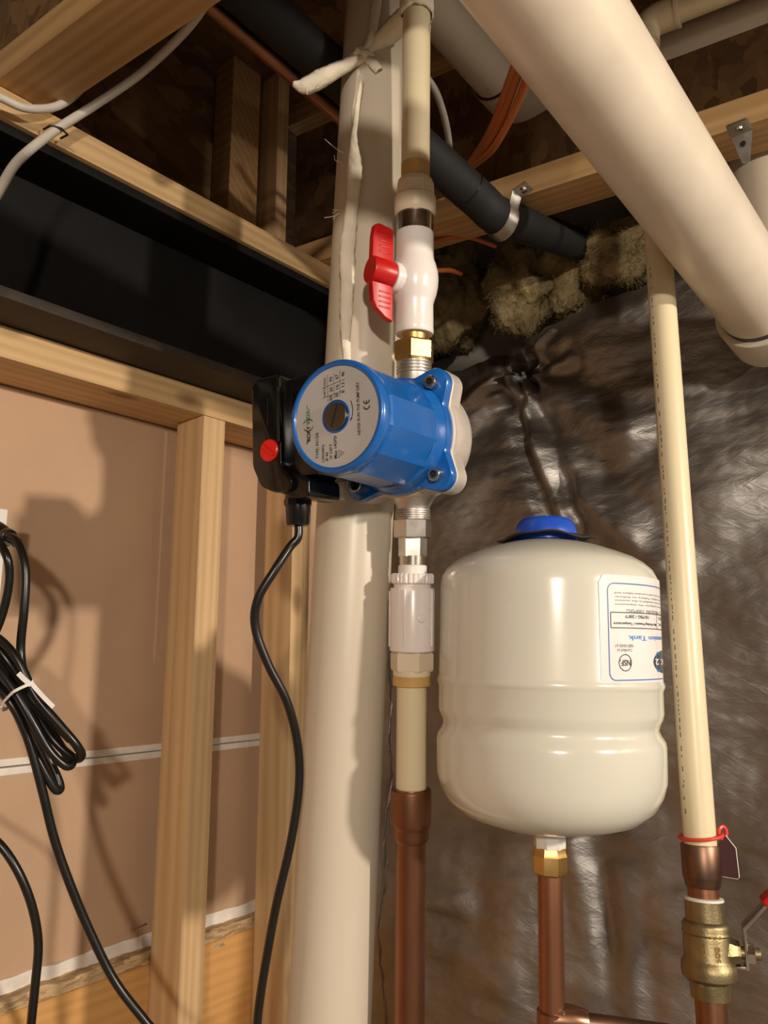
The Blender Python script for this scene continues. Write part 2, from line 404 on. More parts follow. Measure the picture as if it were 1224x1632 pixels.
rough_strip('ledge_edge', 0.10, 1.10, WV1 - 0.022, WV1 + 0.03, -0.404, -0.381, 'osb_edge', wl, 0.005)
rbox('ledge_board', -2.6, 1.155, WV1 - 0.024, WV1 + 0.03, -0.72, -0.395, 'ledge_wood', wl, bev=0.001)
for u0 in (-1.80, -1.39, -0.98, -0.57, -0.16, 0.240):   # stud line runs on out of the picture
    rbox('stud', u0, u0 + 0.038, WV0, WV1 - 0.0005, -H + 0.04, 0.333, 'stud_wood', wl) if u0 < 0.2 else None
rbox('stud', 0.637, 0.675, WV0, WV1 - 0.026, -H + 0.04, 0.333, 'stud_wood', wl)
rbox('stud', 0.812, 0.850, WV0, WV1 - 0.026, -H + 0.04, 0.333, 'stud_wood', wl)
rbox('top_plate', -2.6, 1.15, WV0, WV1 + 0.0127, 0.3335, 0.3715, 'plate_wood', wl)
rbox('bottom_plate', -2.6, 1.15, WV0, WV1 - 0.026, -H, -H + 0.0395, 'plate_wood', wl)
# black steel beam over the wall, wood nailer on it
bt = thing('steel_beam', R(0.5, 0.86, 0.372), 'black painted steel I-beam lying on the stud wall', 'beam')
rbox('bottom_flange', -2.6, 1.15, 0.797, 0.947, 0.3725, 0.385, 'rusty_steel', bt, bev=0.002)
rbox('web', -2.6, 1.15, 0.868, 0.876, 0.385, 0.561, 'black_steel', bt, bev=0)
rbox('top_flange', -2.6, 1.15, 0.800, 0.947, 0.561, 0.573, 'black_steel', bt, bev=0.002)
tag(rbox('nailer_board', -2.6, 1.15, 0.794, 0.935, 0.5735, 0.608, 'plate_wood', bev=0.0015), 'pine nailer board bolted flat on top of the black steel beam', 'board')
# joists with a thin web between two flanges
def i_joist(u0, v0, v1, skew, pivot, label):
    t = thing('i_joist', R(*pivot, 0.608), label, 'joist', 'floor joists')
    rbox('bottom_flange', u0, u0 + 0.064, v0, v1, 0.6085, 0.646, 'joist_wood', t, skew=skew, pivot=pivot)
    rbox('top_flange', u0, u0 + 0.064, v0, v1, 0.872, 0.9095, 'joist_wood', t, skew=skew, pivot=pivot)
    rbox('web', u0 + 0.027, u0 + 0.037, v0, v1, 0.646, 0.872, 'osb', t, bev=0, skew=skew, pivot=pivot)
    return t
J1, J2 = math.radians(5.5), math.radians(9.0)
i_joist(0.292, -1.6, 0.93, J1, (0.292, 0.786), 'wood I-joist above the white cable at the left, resting on the nailer')
i_joist(0.823, -1.6, 0.87, J2, (0.823, 0.587), 'wood I-joist crossing behind the pipes, black pipe strapped under it')
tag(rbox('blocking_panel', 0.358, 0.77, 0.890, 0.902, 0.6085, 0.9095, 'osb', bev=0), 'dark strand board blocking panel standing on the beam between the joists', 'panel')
bp_ = on_v(440, 300, 0.815); u_b = uvh(bp_)[0]
tag(rbox('squash_block', u_b, u_b + 0.022, 0.815, 0.888, 0.6085, 0.9095, 'stud_wood', bev=0.001), 'narrow upright pine block on the nailer, lighter of the pair beside the white stack', 'block', 'upright blocks')
tag(rbox('squash_block', u_b - 0.066, u_b - 0.012, 0.845, 0.888, 0.6085, 0.9095, 'joist_wood', bev=0.001), 'wider upright pine block on the nailer, darker one set back', 'block', 'upright blocks')
# ------------------------------------------------------------------ foil-faced insulation on the back wall
FU = 1.02
pin = uvh(on_u(812, 592, FU - 0.02)); crz = uvh(on_u(905, 835, FU - 0.02))
PINV, PINH = pin[1], pin[2]; CRV, CRH = crz[1], crz[2]
def foil_top(v):
    if v > 0.855: return 0.31
    if v > 0.79: return 0.36
    a = uvh(on_u(700, 585, FU))[1:]; b = uvh(on_u(1035, 428, FU))[1:]
    t = (v - a[0]) / (b[0] - a[0]); t = max(-0.6, min(1.35, t))
    return a[1] + (b[1] - a[1]) * t + 0.010 * noise.noise(Vector((v * 14, 2, 0))) + 0.004 * noise.noise(Vector((v * 50, 5, 0)))
def seg_dist(v, h, a, b):
    dx, dy = b[0] - a[0], b[1] - a[1]; L = dx * dx + dy * dy
    t = max(0, min(1, ((v - a[0]) * dx + (h - a[1]) * dy) / L))
    px, py = a[0] + dx * t - v, a[1] + dy * t - h
    s = (dx * (h - a[1]) - dy * (v - a[0])) / math.sqrt(L)
    return math.hypot(px, py), t, s
FOLDS = []
for (x0, y0, x1, y1, wd, am) in ((812, 600, 905, 835, .013, .020), (835, 610, 1000, 690, .024, .012), (790, 600, 700, 690, .026, .011),
                                 (930, 800, 1060, 900, .024, .010), (860, 700, 1000, 850, .022, .008), (985, 1400, 1010, 1632, .016, .005),
                                 (905, 1340, 940, 1500, .015, .004), (880, 1250, 960, 1632, .03, .006), (800, 540, 745, 500, .010, .006),
                                 (830, 560, 870, 520, .010, .008), (780, 600, 730, 640, .010, .009), (800, 570, 790, 530, .009, .009), (850, 590, 900, 570, .010, .007),
                                 (700, 1500, 830, 1570, .018, .006), (640, 1420, 740, 1440, .018, .005)):
    a = uvh(on_u(x0, y0, FU))[1:]; b = uvh(on_u(x1, y1, FU))[1:]
    FOLDS.append((a, b, wd, am))
def foil_u(v, h):
    top = foil_top(v); q = Vector((v, h, 0))
    d = 0.030 * noise.noise(q * 3.1 + Vector((4, 1, 0))) + 0.012 * noise.noise(q * 9 + Vector((1, 7, 3)))
    d += 0.0035 * noise.noise(Vector((v * 16, h * 42, 1))) + 0.0012 * noise.noise(Vector((v * 60, h * 110, 5)))
    r = math.hypot(v - PINV, h - PINH); ph = math.atan2(h - PINH, v - PINV)
    d += 0.016 * math.exp(-(r / 0.05) ** 2) * (0.35 + math.sin(ph * 7 + 3 * noise.noise(q * 30)))
    d += 0.022 * math.exp(-(r / 0.16) ** 2)
    for a, b, wd, am in FOLDS:
        ds, t, s = seg_dist(v, h, a, b)
        d -= am * math.exp(-(ds / wd) ** 2) * (1 - 0.3 * t); d += am * 0.6 * math.exp(-((ds - wd * 1.8) / wd) ** 2)
    e = max(0.0, 1 - (top - h) / 0.05); d += 0.03 * e * e + 0.006 * e * noise.noise(Vector((v * 40, 9, 1)))
    return FU + d
def foil():
    vsl = [-1.6 + 0.05 * i for i in range(33)] + [0.05 + 0.0038 * i for i in range(238)]
    vsl = [v for v in vsl if v < 0.953]
    hs = [0.0037 * i for i in range(285)] + [1.06 + 0.045 * i for i in range(25)]
    vs, fs = [], []; nh = len(hs)
    for v in vsl:
        tp = foil_top(v)
        for dh in hs:
            h = max(tp - dh, -H + 0.002); vs.append(R(foil_u(v, h), v, h))
    for i in range(len(vsl) - 1):
        for j in range(nh - 1): fs.append((i * nh + j, i * nh + j + 1, (i + 1) * nh + j + 1, (i + 1) * nh + j))
    # turned-back top lip gives the blanket its thickness
    k0 = len(vs)
    for v in vsl: tp = foil_top(v); vs.append(R(1.15, v, tp - 0.012))
    for i in range(len(vsl) - 1): fs.append((i * nh, (i + 1) * nh, k0 + i + 1, k0 + i))
    o = mesh_obj('foil_insulation', vs, fs, 'foil', rotz=ROT, auto=60)
    tag(o, 'wrinkled silver foil-faced insulation blanket hung on the back wall', 'insulation')
foil()
def puff(px, py, u, rx, ry, rz, seed, label):
    c = on_u(px, py, u); vs, fs = [], []; n, m = 96, 64
    for i in range(m + 1):
        th = PI * i / m
        for j in range(n):
            ph = 2 * PI * j / n; d = Vector((math.sin(th) * math.cos(ph), math.sin(th) * math.sin(ph), math.cos(th)))
            k = 1 + 0.05 * noise.turbulence(d * 9 + Vector((seed, 2, 1)), 4, False) + 0.03 * noise.noise(d * 34) + 0.42 * noise.noise(d * 1.6 + Vector((seed, 0, 0))) + 0.10 * noise.noise(d * 4 + Vector((0, seed, 0))) + 0.04 * noise.noise(d * 16 + Vector((0, 0, seed)))
            vs.append(c + UV * d.x * rx * k + VV * d.y * ry * k + ZZ * d.z * rz * k)
    for i in range(m):
        for j in range(n): fs.append((i * n + j, i * n + (j + 1) % n, (i + 1) * n + (j + 1) % n, (i + 1) * n + j))
    o = mesh_obj('fibreglass_batt', vs, fs, 'fibreglass', origin=c, auto=80)
    tag(o, label, 'insulation', 'fibreglass batts')
    rnd = random.Random(seed); fv, ff = [], []
    for _ in range(2600):                               # loose fibres standing off the surface
        p = vs[rnd.randrange(n * 3, n * (m - 2))]; out = (p - c).normalized()
        d1 = (out * .5 + Vector((rnd.gauss(0, 1), rnd.gauss(0, 1), rnd.gauss(0, 1))) * .5).normalized(); sd_ = d1.cross(Vector((rnd.gauss(0, 1), rnd.gauss(0, 1), rnd.gauss(0, 1)))).normalized() * .00035
        L_ = rnd.uniform(.006, .018); q = p + d1 * L_ * .5; e = q + (d1 + Vector((rnd.gauss(0, .5), rnd.gauss(0, .5), rnd.gauss(0, .5)))).normalized() * L_ * .5
        k_ = len(fv); fv += [p - sd_, p + sd_, q - sd_, q + sd_, e]; ff += [(k_, k_ + 1, k_ + 3, k_ + 2), (k_ + 2, k_ + 3, k_ + 4)]
    mesh_obj('loose_fibres', fv, ff, 'fibreglass', o, smooth=False)['kind'] = 'stuff'
puff(715, 470, 1.10, .055, .075, .10, 3, 'dim yellow fibreglass tuft beside the ball valve, leftmost of the tufts')
puff(830, 450, 1.07, .05, .062, .075, 8, 'yellow fibreglass tuft above the foil edge under the black pipe')
puff(900, 440, 1.10, .05, .070, .075, 14, 'brownish fibreglass tuft between two brighter tufts above the foil')
puff(985, 400, 1.055, .042, .062, .042, 21, 'pale fibreglass tuft where the black pipe ends in the wall')
puff(1150, 330, 1.12, .04, .16, .09, 27, 'dark fibreglass tuft behind the big slanting drain pipe')
# ================================================================== pipes and fittings
# --- white stack
sa = Axis((-0.0515, 0.807, H - 0.328), (-0.0105, 0.768, H + 0.58))
st = thing('drain_stack', sa.height(-H), 'tall white plastic drain stack standing behind the blue pump', 'pipe')
vs, fs = lathe_geo([(sa.height(-H), .0401), (sa.height(0.891), .0401)], 56); mesh_obj('pipe', vs, fs, 'pvc_white', st)
# --- line that carries the pump
def xz(px, py, Y):                       # point at forward distance Y seen at a pixel
    r = ray(px, py); return CAM + r * (Y / r.y)
pa = Axis(xz(655, 1250, 0.757), xz(663, 150, 0.694))
def P_(py): return pa.row(py)
def rad(py, hw): return hw * zc_of(P_(py)) / F
t = thing('cpvc_riser', P_(345), 'short cream plastic pipe with a brown stain above the red-handled valve', 'pipe', 'cream plastic pipes')
vs, fs = lathe_geo([(P_(292), rad(292, 22.7)), (pa.height(0.85), rad(292, 22.7))], 40); mesh_obj('pipe', vs, fs, 'cpvc', t)
pipe_on('glue_stain', pa, [(289, 23.0), (263, 22.95)], 'cpvc_stain', t)
pipe_on('threaded_adapter', pa, [(345, 29.5), (341, 32), (338, 33.2), (318, 33.2), (314, 29), (313, 28.6), (297, 28.4), (290, 27.5), (287, 25)], 'cpvc_fitting', t)
pipe_on('adapter_flats', pa, [(322, 32.8), (297, 31.0)], 'cpvc_fitting', t, n=8, phase=PI / 8, ref=TOCAM, auto=20)
b_ = thing('pipe_band', P_(374), 'shiny metal sleeve between cream adapter and white ball valve', 'sleeve')
pipe_on('sleeve', pa, [(376, 29.3), (342, 29.6)], 'chrome', b_)
pipe_on('sleeve_edge', pa, [(347, 30.0), (345, 30.0)], 'steel', b_)
# --- ball valve with red handle
bv = thing('ball_valve', P_(531), 'white plastic ball valve with red lever above the blue pump', 'valve')
pipe_on('body', pa, [(533, 24), (533.5, 29.5), (530, 31), (524, 30.6), (486, 30), (480, 31.5), (470, 35), (458, 37.3), (447, 38), (436, 37.2), (424, 34.2), (416, 31), (410, 30.2), (378, 29.8), (371, 29.2), (370, 25)], 'pvc_valve', bv, n=48, auto=45)
vc = P_(453); sd = Vector((-0.86, -0.50, 0.03)).normalized(); k = zc_of(vc) / F
def hv(s, z): return vc + sd * s + pa.d * z
vs, fs = lathe_geo([(hv(.012, 0), .0150), (hv(.0262, 0), .0150), (hv(.0270, 0), .0142)], 36); mesh_obj('stem_collar', vs, fs, 'pvc_valve', bv)
hd = []
hd.append(lathe_geo([(hv(.0268, .001), .0128), (hv(.0275, .001), .0135), (hv(.0500, .001), .0135), (hv(.0512, .001), .0126)], 36))
sdn = sd.cross(pa.d).normalized()
wing = [(.0270, .006), (.0270, .045), (.0300, .047), (.0430, .0485), (.0480, .046), (.0500, .034), (.0508, .008), (.0508, -.010), (.0490, -.030), (.0455, -.037), (.0360, -.0440), (.0270, -.0465), (.0270, -.006)]
hd.append(prism_geo(wing, lambda p, q, tt: hv(p, q) + sdn * tt, -.0042, .0042, .0012))
for q in (-.020, -.025, -.030, -.035, .020, .0255, .031, .0365):
    hd.append(prism_geo([(.0300, q), (.0300, q + .0016), (.0430, q + .0012), (.0430, q - .0004)], lambda p, qq, tt: hv(p, qq) + sdn * tt, -.0049, .0049, .0003))
mesh_obj('handle', *join(*hd), 'red_plastic', bv, auto=40)
# --- brass union above the pump
un = thing('brass_union', P_(578), 'polished brass hex nut between white valve and blue pump', 'nut')
pipe_on('neck', pa, [(547, 21.8), (529, 21.6)], 'brass', un)
pipe_on('hex_nut', pa, [(578, 29), (575, 33.4), (549, 33.6), (545, 29)], 'brass', un, n=6, phase=PI / 6 + .35, ref=TOCAM, auto=20)
# ------------------------------------------------------------------ pump
PC = P_(704); FC = at(533.5, 663, 0.645)
PA = (FC - PC); PL = PA.length; PA.normalize()
PR = PA.cross(ZZ) * -1.0; PR = (ZZ.cross(PA)).normalized()
if PR.x < 0: PR = -PR
PU = PR.cross(PA); PU = PU if PU.z > 0 else -PU
def pw(p, q, t): return PC + PR * p + PU * q + PA * t
pump = thing('circulator_pump', PC, 'bright blue circulator pump with black terminal box and round grey faceplate', 'pump')
def plathe(prof, n=48, phase=0.0, shape=None, caps=True): return lathe_geo([(pw(0, 0, t), r) for t, r in prof], n, PR, phase, caps, shape)
TF = PL
mesh_obj('motor_housing', *plathe([(.034, .0500), (.040, .0515), (TF - .016, .0495), (TF - .0115, .0480)], 12, PI / 12), 'blue_paint', pump, auto=12)
mesh_obj('face_rim', *plathe([(TF - .014, .0470), (TF - .010, .0492), (TF - .003, .0490), (TF - .0005, .0475), (TF, .0455), (TF - .0008, .0436), (TF - .002, .0432)], 72), 'blue_paint', pump, auto=60)
def lobed(base, c, rho):
    def f(a):
        best = base
        for kq in range(4):
            dl = a - (PI / 4 + kq * PI / 2); dl = (dl + PI) % (2 * PI) - PI
            if abs(dl) < 1.2 and abs(c * math.sin(dl)) < rho: best = max(best, c * math.cos(dl) + math.sqrt(rho * rho - (c * math.sin(dl)) ** 2))
        return best
    return lambda a: sum(f(a + (i - 4) * 0.028) for i in range(9)) / 9
mesh_obj('motor_flange', *plathe([(.0225, .97), (.0235, 1.0), (.0310, 1.0), (.0325, .975)], 160, 0, lobed(.0560, .0590, .0170)), 'blue_paint', pump, auto=40)
mesh_obj('flange_neck', *plathe([(.0315, .0545), (.036, .0535), (.0385, .0520), (.046, .0505)], 72), 'blue_paint', pump)
for i in range(4):
    a = PI / 4 + i * PI / 2; bx_, by_ = .0605 * math.cos(a), .0605 * math.sin(a)
    vs, fs = lathe_geo([(pw(bx_, by_, .030), .0125), (pw(bx_, by_, .0335), .0118), (pw(bx_ * .95, by_ * .95, .044), .0085)], 24); mesh_obj('bolt_boss', vs, fs, 'blue_paint', pump) if False else None
    bo = mesh_obj('bolt', *lathe_geo([(pw(bx_, by_, .0325), .0062), (pw(bx_, by_, .0400), .0062), (pw(bx_, by_, .0408), .0055), (pw(bx_, by_, .0408), .0034), (pw(bx_, by_, .0375), .0032)], 20), 'steel', pump)
    mesh_obj('bolt_socket', *lathe_geo([(pw(bx_, by_, .0360), .0031), (pw(bx_, by_, .0392), .0031)], 6), 'black_ink', bo)
    # reinforcing web running from the flange corner to the housing
    c2 = Vector((math.cos(a), math.sin(a)))
mesh_obj('pump_casing', *join(plathe([(.004, 1.0), (.0215, 1.0), (.0224, .98)], 160, 0, lobed(.0575, .0595, .0170)), plathe([(-.024, .040), (-.020, .0515), (-.014, .0565), (-.006, .0585), (.012, .0590), (.018, .0580)], 72)), 'aluminium_raw', pump, auto=40)
# ports
lo0, lo1 = P_(816), P_(740)
mesh_obj('lower_port', *join(lathe_geo([(P_(818), rad(818, 26)), (P_(808), rad(808, 27)), (P_(797), rad(797, 33)), (P_(785), rad(785, 44)), (P_(760), rad(760, 52))], 40),
         threads(P_(829), P_(812), rad(820, 28.6), 5)), 'steel_cast', pump)
mesh_obj('upper_port', *join(lathe_geo([(P_(640), rad(640, 34)), (P_(606), rad(606, 27.5)), (P_(598), rad(598, 27))], 40), threads(P_(598), P_(572), rad(585, 28.3), 5)), 'steel_cast', pump)
# faceplate
fp = mesh_obj('faceplate', *plathe([(TF - .0030, .0432), (TF - .0016, .0432), (TF - .0016, .0138), (TF - .0030, .0138)], 80, caps=False), 'label_paper', pump)
def on_face(geo, x, y):                    # lettering reads upwards on the plate
    return [pw(x - b, y + a, TF - .0013) for a, b in geo[0]], geo[1]
SX, SY = .0000873, .0000685
def fpos(cx, cy): return ((cx - 603) * SX, (740 - cy) * SY)
ink = []
def ft(s, cx, y0, y1, hgt, bold=0.0, dest=None):
    x, yb = fpos(cx, (y0 + y1) / 2); (dest if dest is not None else ink).append(on_face(text_geo(s, abs(y1 - y0) * SY, hgt * SX, bold), x, yb))
def fl(x0, y0, x1, y1, wd=4):
    a, b = fpos(x0, y0), fpos(x1, y1); g = stroke2d([(a[1], -a[0]), (b[1], -b[0])], wd * SX); ink.append(on_face(g, 0, 0))
for s, cx, y0, y1, hg in (('H(FT)', 480, 460, 350, 32), ('P(W)', 485, 325, 225, 32), ('93', 556, 290, 230, 38), ('20', 556, 420, 360, 38), ('III', 550, 525, 470, 36),
                          ('67', 628, 275, 215, 38), ('16', 628, 405, 345, 38), ('II', 622, 495, 460, 36), ('46', 700, 262, 202, 38), ('13', 698, 390, 335, 38), ('I', 697, 462, 448, 36),
                          ('NEVER RUN THE PUMP DRY', 870, 1025, 372, 34), ('TYPE: RS15/6', 370, 1228, 900, 36), ('110V/60Hz', 440, 1280, 1062, 32), ('IP 44', 486, 1275, 1170, 32),
                          ('TF 230°F', 534, 1268, 1075, 32), ('Max 145PSI', 590, 1265, 985, 36)):
    ft(s, cx, y0, y1, hg, 0.012)
for a in ((515, 190, 515, 545), (592, 185, 590, 510), (665, 175, 660, 505), (450, 350, 722, 298), (450, 478, 720, 432)): fl(*a)
def fstroke(pts, wd, closed=False, dest=None):
    q = [fpos(*p) for p in pts]; (dest if dest is not None else ink).append(on_face(stroke2d([(b, -a) for a, b in q], wd * SX, closed), 0, 0))
fstroke([(622, 1170), (622, 1262), (692, 1208)], 7, True); fstroke([(640, 1200), (640, 1232), (664, 1212)], 5, True)
fstroke([(784, 585), (798, 640), (804, 700), (800, 760), (786, 815)], 9); fstroke([(770, 838), (778, 800), (796, 808)], 8, True)
for cy_ in (690, 620): fstroke([(965 + 33 * math.cos(a), cy_ + 40 * math.sin(a)) for a in [PI * .02 + i * PI * .96 / 14 for i in range(15)]], 11)
fstroke([(965, 622), (965, 656)], 10)
ft('BOKY', 266, 985, 790, 46, 0.03)
fstroke([(240, 1020), (262, 985), (276, 990)], 12)
rg = [(266 + 62 * math.cos(a), 782 + 76 * math.sin(a)) for a in [i * 2 * PI / 36 for i in range(36)]]
fstroke(rg[20:34][::1], 8); fstroke(rg[2:16], 8)
mesh_obj('printing', *join(*ink), 'black_ink', fp, smooth=False)['kind'] = 'stuff'
ig = []; ft('WOX', 266, 775, 590, 46, 0.03, ig); fstroke([(282, 590), (262, 570), (252, 520)], 9, dest=ig)
mesh_obj('printing', *join(*ig), 'ink_green', fp, smooth=False)['kind'] = 'stuff'
mesh_obj('recess_ring', *plathe([(TF - .0105, .0139), (TF - .0014, .0143), (TF - .0010, .0139), (TF - .004, .0134), (TF - .0105, .0132)], 48), 'blue_paint', pump)
mesh_obj('recess', *plathe([(TF - .0125, .0134), (TF - .0065, .0134)], 48), 'black_ink', pump)
sc_ = mesh_obj('vent_screw', *plathe([(TF - .0066, .0120), (TF - .0004, .0120), (TF + .0006, .0112)], 40), 'steel_dark', pump)
ca, sa_ = math.cos(math.radians(70)), math.sin(math.radians(70))
mesh_obj('slot', *prism_geo([(-.0098, -.0009), (.0098, -.0009), (.0098, .0009), (-.0098, .0009)], lambda p, q, tt: pw(p * ca - q * sa_, p * sa_ + q * ca, tt), TF + .0000, TF + .0009), 'black_ink', sc_)
# terminal box
def rounded(poly, r=.004, n=4):
    out = []; m = len(poly)
    for i in range(m):
        a, b, c = Vector(poly[i - 1]), Vector(poly[i]), Vector(poly[(i + 1) % m])
        d1 = (a - b); d2 = (c - b); k = min(r, d1.length * .45, d2.length * .45); p0 = b + d1.normalized() * k; p1 = b + d2.normalized() * k
        for j in range(n + 1):
            s = j / n; q = (p0 * (1 - s) ** 2 + b * 2 * s * (1 - s) + p1 * s * s); out.append((q.x, q.y))
    return out
QO = .0095
def pb(p, q, t): return pw(p, q + QO, t)
tb = mesh_obj('terminal_box', *join(
    prism_geo(rounded([(-.108, .040), (-.100, .046), (-.073, .046), (-.073, -.040), (-.060, -.054), (-.064, -.064), (-.083, -.063), (-.098, -.056), (-.108, -.036)]), pb, TF - .070, TF - .016, .0016),
    prism_geo(rounded([(-.076, .042), (-.020, .046), (-.020, -.030), (-.040, -.050), (-.076, -.052)], .003), pb, TF - .075, TF - .026, .0012)), 'black_plastic', pump, auto=30)
mesh_obj('box_skirt', *prism_geo(rounded([(-.076, -.046), (-.052, -.0500), (-.046, -.0540), (-.046, -.0690), (-.052, -.0705), (-.066, -.0695), (-.082, -.062)], .003), pb, TF - .068, TF - .022, .0014), 'black_plastic', pump, auto=30)
mesh_obj('rib', *prism_geo(rounded([(-.0755, .034), (-.0725, .034), (-.0725, -.018), (-.0755, -.018)], .001), pb, TF - .020, TF - .0135, .0006), 'black_plastic', tb)
mesh_obj('rib', *prism_geo(rounded([(-.0885, .026), (-.0875, .026), (-.0875, .000), (-.0885, .000)], .0004), pb, TF - .018, TF - .0155, .0002), 'black_plastic', tb)
swp, swq = -.0860, -.0240
sw = mesh_obj('speed_switch', *lathe_geo([(pb(swp, swq, TF - .018), .0103), (pb(swp, swq, TF - .0142), .0103), (pb(swp, swq, TF - .0136), .0096)], 32), 'red_switch', pump)
mesh_obj('grip_bar', *prism_geo(rounded([(-.0086, -.0016), (.0086, -.0016), (.0086, .0016), (-.0086, .0016)], .001), lambda p, q, tt: pb(swp + p * .80 + q * .60, swq - p * .60 + q * .80, tt), TF - .0145, TF - .0118, .0005), 'red_switch', sw)
gx, gt = -.0790, TF - .046
gl = [(pb(gx, -.060, gt), .0120), (pb(gx, -.0715, gt), .0125), (pb(gx, -.0718, gt), .0118), (pb(gx, -.089, gt), .0112), (pb(gx, -.0915, gt), .0100), (pb(gx, -.0918, gt), .0050)]
mesh_obj('cable_gland', *lathe_geo(gl, 32), 'black_plastic', pump)
mesh_obj('gland_collar', *lathe_geo([(pb(gx, -.0670, gt), .0132), (pb(gx, -.0725, gt), .0132)], 10), 'black_plastic', pump, auto=20)
gland = pb(gx, -.090, gt)
# ------------------------------------------------------------------ below the pump
su = thing('steel_union', P_(903), 'nickel plated union nut under the blue pump', 'nut')
pipe_on('hex_nut', pa, [(858, 28), (856, 30.6), (830, 30.8), (826, 28)], 'steel', su, n=6, phase=PI / 6 + .15, ref=TOCAM, auto=20)
pipe_on('hex_neck', pa, [(887, 22.6), (856, 22.8)], 'steel', su, n=6, phase=.5, ref=TOCAM, auto=20)
pipe_on('tail', pa, [(905, 20.8), (886, 21)], 'steel', su)
cv = thing('check_valve', P_(1040), 'white plastic check valve body below the nickel union', 'valve')
pipe_on('nipple', pa, [(917, 23), (902, 22.8), (900, 20)], 'pvc_valve', cv)
pipe_on('neck', pa, [(940, 30), (927, 30)], 'pvc_valve', cv)
kn = lambda a: 1 + .018 * (1 if math.sin(a * 28) > 0 else -1)
vs, fs = lathe_geo(rows(pa, [(931, 31), (929, 33.6), (917, 33.8), (914, 31.5)]), 168, TOCAM, 0, True, kn); mesh_obj('knurled_ring', vs, fs, 'pvc_valve', cv)
pipe_on('body', pa, [(1038, 33.5), (1036, 35.8), (941, 35.9), (937, 34.5)], 'pvc_valve', cv, n=48)
def ang_point(ax, py, hw, ang, extra=0.0):
    p = ax.row(py); r = hw * zc_of(p) / F + extra; x = Vector((math.sin(ang), -math.cos(ang), 0)); return p + x * r
for an in (-.38, 1.0, -1.5, 2.4):
    a, b = ang_point(pa, 1030, 35.4, an), ang_point(pa, 942, 35.4, an)
    mesh_obj('body_rib', *tube_geo([a, b], .0013, 8), 'pvc_valve', cv)
c_ = ang_point(pa, 987, 35.0, .36); n_ = Vector((math.sin(.36), -math.cos(.36), 0))
mesh_obj('plug_boss', *lathe_geo([(c_, .0040), (c_ + n_ * .0018, .0040), (c_ + n_ * .0022, .0034)], 24), 'pvc_valve', cv)
t = thing('cpvc_riser', P_(1258), 'short cream plastic pipe below the white check valve', 'pipe', 'cream plastic pipes')
pipe_on('adapter_hex', pa, [(1069, 33), (1066, 34.6), (1042, 34.8), (1038, 32)], 'cpvc_fitting', t, n=6, phase=.30, ref=TOCAM, auto=20)
pipe_on('collar', pa, [(1091, 28.5), (1089, 30), (1067, 30.2)], 'cpvc_fitting', t)
pipe_on('glue_ring', pa, [(1091.6, 30.2), (1076, 30.4)], 'cpvc_stain', t)
pipe_on('pipe', pa, [(1262, 24.2), (1088, 23.8)], 'cpvc', t)
t = thing('copper_riser', P_(1632), 'brown copper pipe under the cream riser left of the tank', 'pipe', 'copper pipes')
pipe_on('coupling', pa, [(1340, 26), (1337, 28), (1331, 29.2), (1322, 29.2), (1317, 30), (1314, 32.3), (1308, 32.8), (1262, 32.6), (1258, 32), (1257, 29)], 'copper', t, n=48)
q0 = P_(1335); vs, fs = lathe_geo([(pa.height(-H), .0143), (q0, .0143)], 40); mesh_obj('pipe', vs, fs, 'copper', t)
pipe_on('solder_rim', pa, [(1259, 26.5), (1255.5, 26), (1255, 24.5)], 'copper_bright', t)
# ------------------------------------------------------------------ expansion tank
ta = Axis(xz(876, 1320, 0.735), xz(870, 860, 0.735))
TR = .1016
tank = thing('expansion_tank', ta.row(1329), 'almond steel expansion tank with blue cap and upside-down sticker', 'tank')
tb0, tb1 = ta.row(1289), ta.row(880)
hb, htp = tb0.z - H, tb1.z - H
def th_(py): return ta.row(py).z - H
prof = [(hb - .0165, .012), (hb - .016, .030), (hb - .0125, .055), (hb - .005, .078), (hb + .006, .0920), (hb + .018, .0990), (hb + .030, TR + .0007), (hb + .042, TR + .0010)]
prof += [(th_(1180), TR + .0012), (th_(1172), TR + .0003), (th_(1163), TR - .0030), (th_(1155), TR - .0048), (th_(1147), TR - .0034), (th_(1138), TR - .0010), (th_(1130), TR)]
prof += [(th_(1096), TR), (th_(1092), TR + .0010), (th_(1088), TR + .0018), (th_(1083), TR + .0010), (th_(1079), TR), (th_(940), TR - .0003), (th_(925), TR - .0012), (th_(912), TR - .0050)]
prof += [(th_(901), TR - .012), (th_(893), TR - .020), (th_(884), TR - .033), (th_(874), TR - .050), (th_(867), TR - .066), (th_(862), TR - .085), (th_(861), .008)]
vs, fs = lathe_geo([(ta.height(h), r) for h, r in prof], 112, TOCAM); mesh_obj('body', vs, fs, 'tank_paint', tank, auto=70)
vs, fs = lathe_geo([(ta.row(864), .0300), (ta.row(850), .0296), (ta.row(836), .0272), (ta.row(829), .0235), (ta.row(827), .0180), (ta.row(826.5), .004)], 48); mesh_obj('valve_cap', vs, fs, 'blue_plastic', tank, auto=50)
# crinkled rubber-like disc under the cap
vs, fs = [], []
nA, nR = 72, 8
cz = ta.row(856)
for j in range(nR + 1):
    r = .026 + (.0470 - .026) * j / nR
    for i in range(nA):
        a = 2 * PI * i / nA; dz = (j / nR) * (.0026 * math.sin(3 * a + 1.0) + .0010 * math.sin(7 * a)) - .0042 * (j / nR)
        vs.append(cz + Vector((math.cos(a) * r, math.sin(a) * r, dz + .002)))
for j in range(nR):
    for i in range(nA): fs.append((j * nA + i, j * nA + (i + 1) % nA, (j + 1) * nA + (i + 1) % nA, (j + 1) * nA + i))
o = mesh_obj('cap_skirt', vs, fs, 'rusty_steel', tank, auto=60); md = o.modifiers.new('thickness', 'SOLIDIFY'); md.thickness = .0012
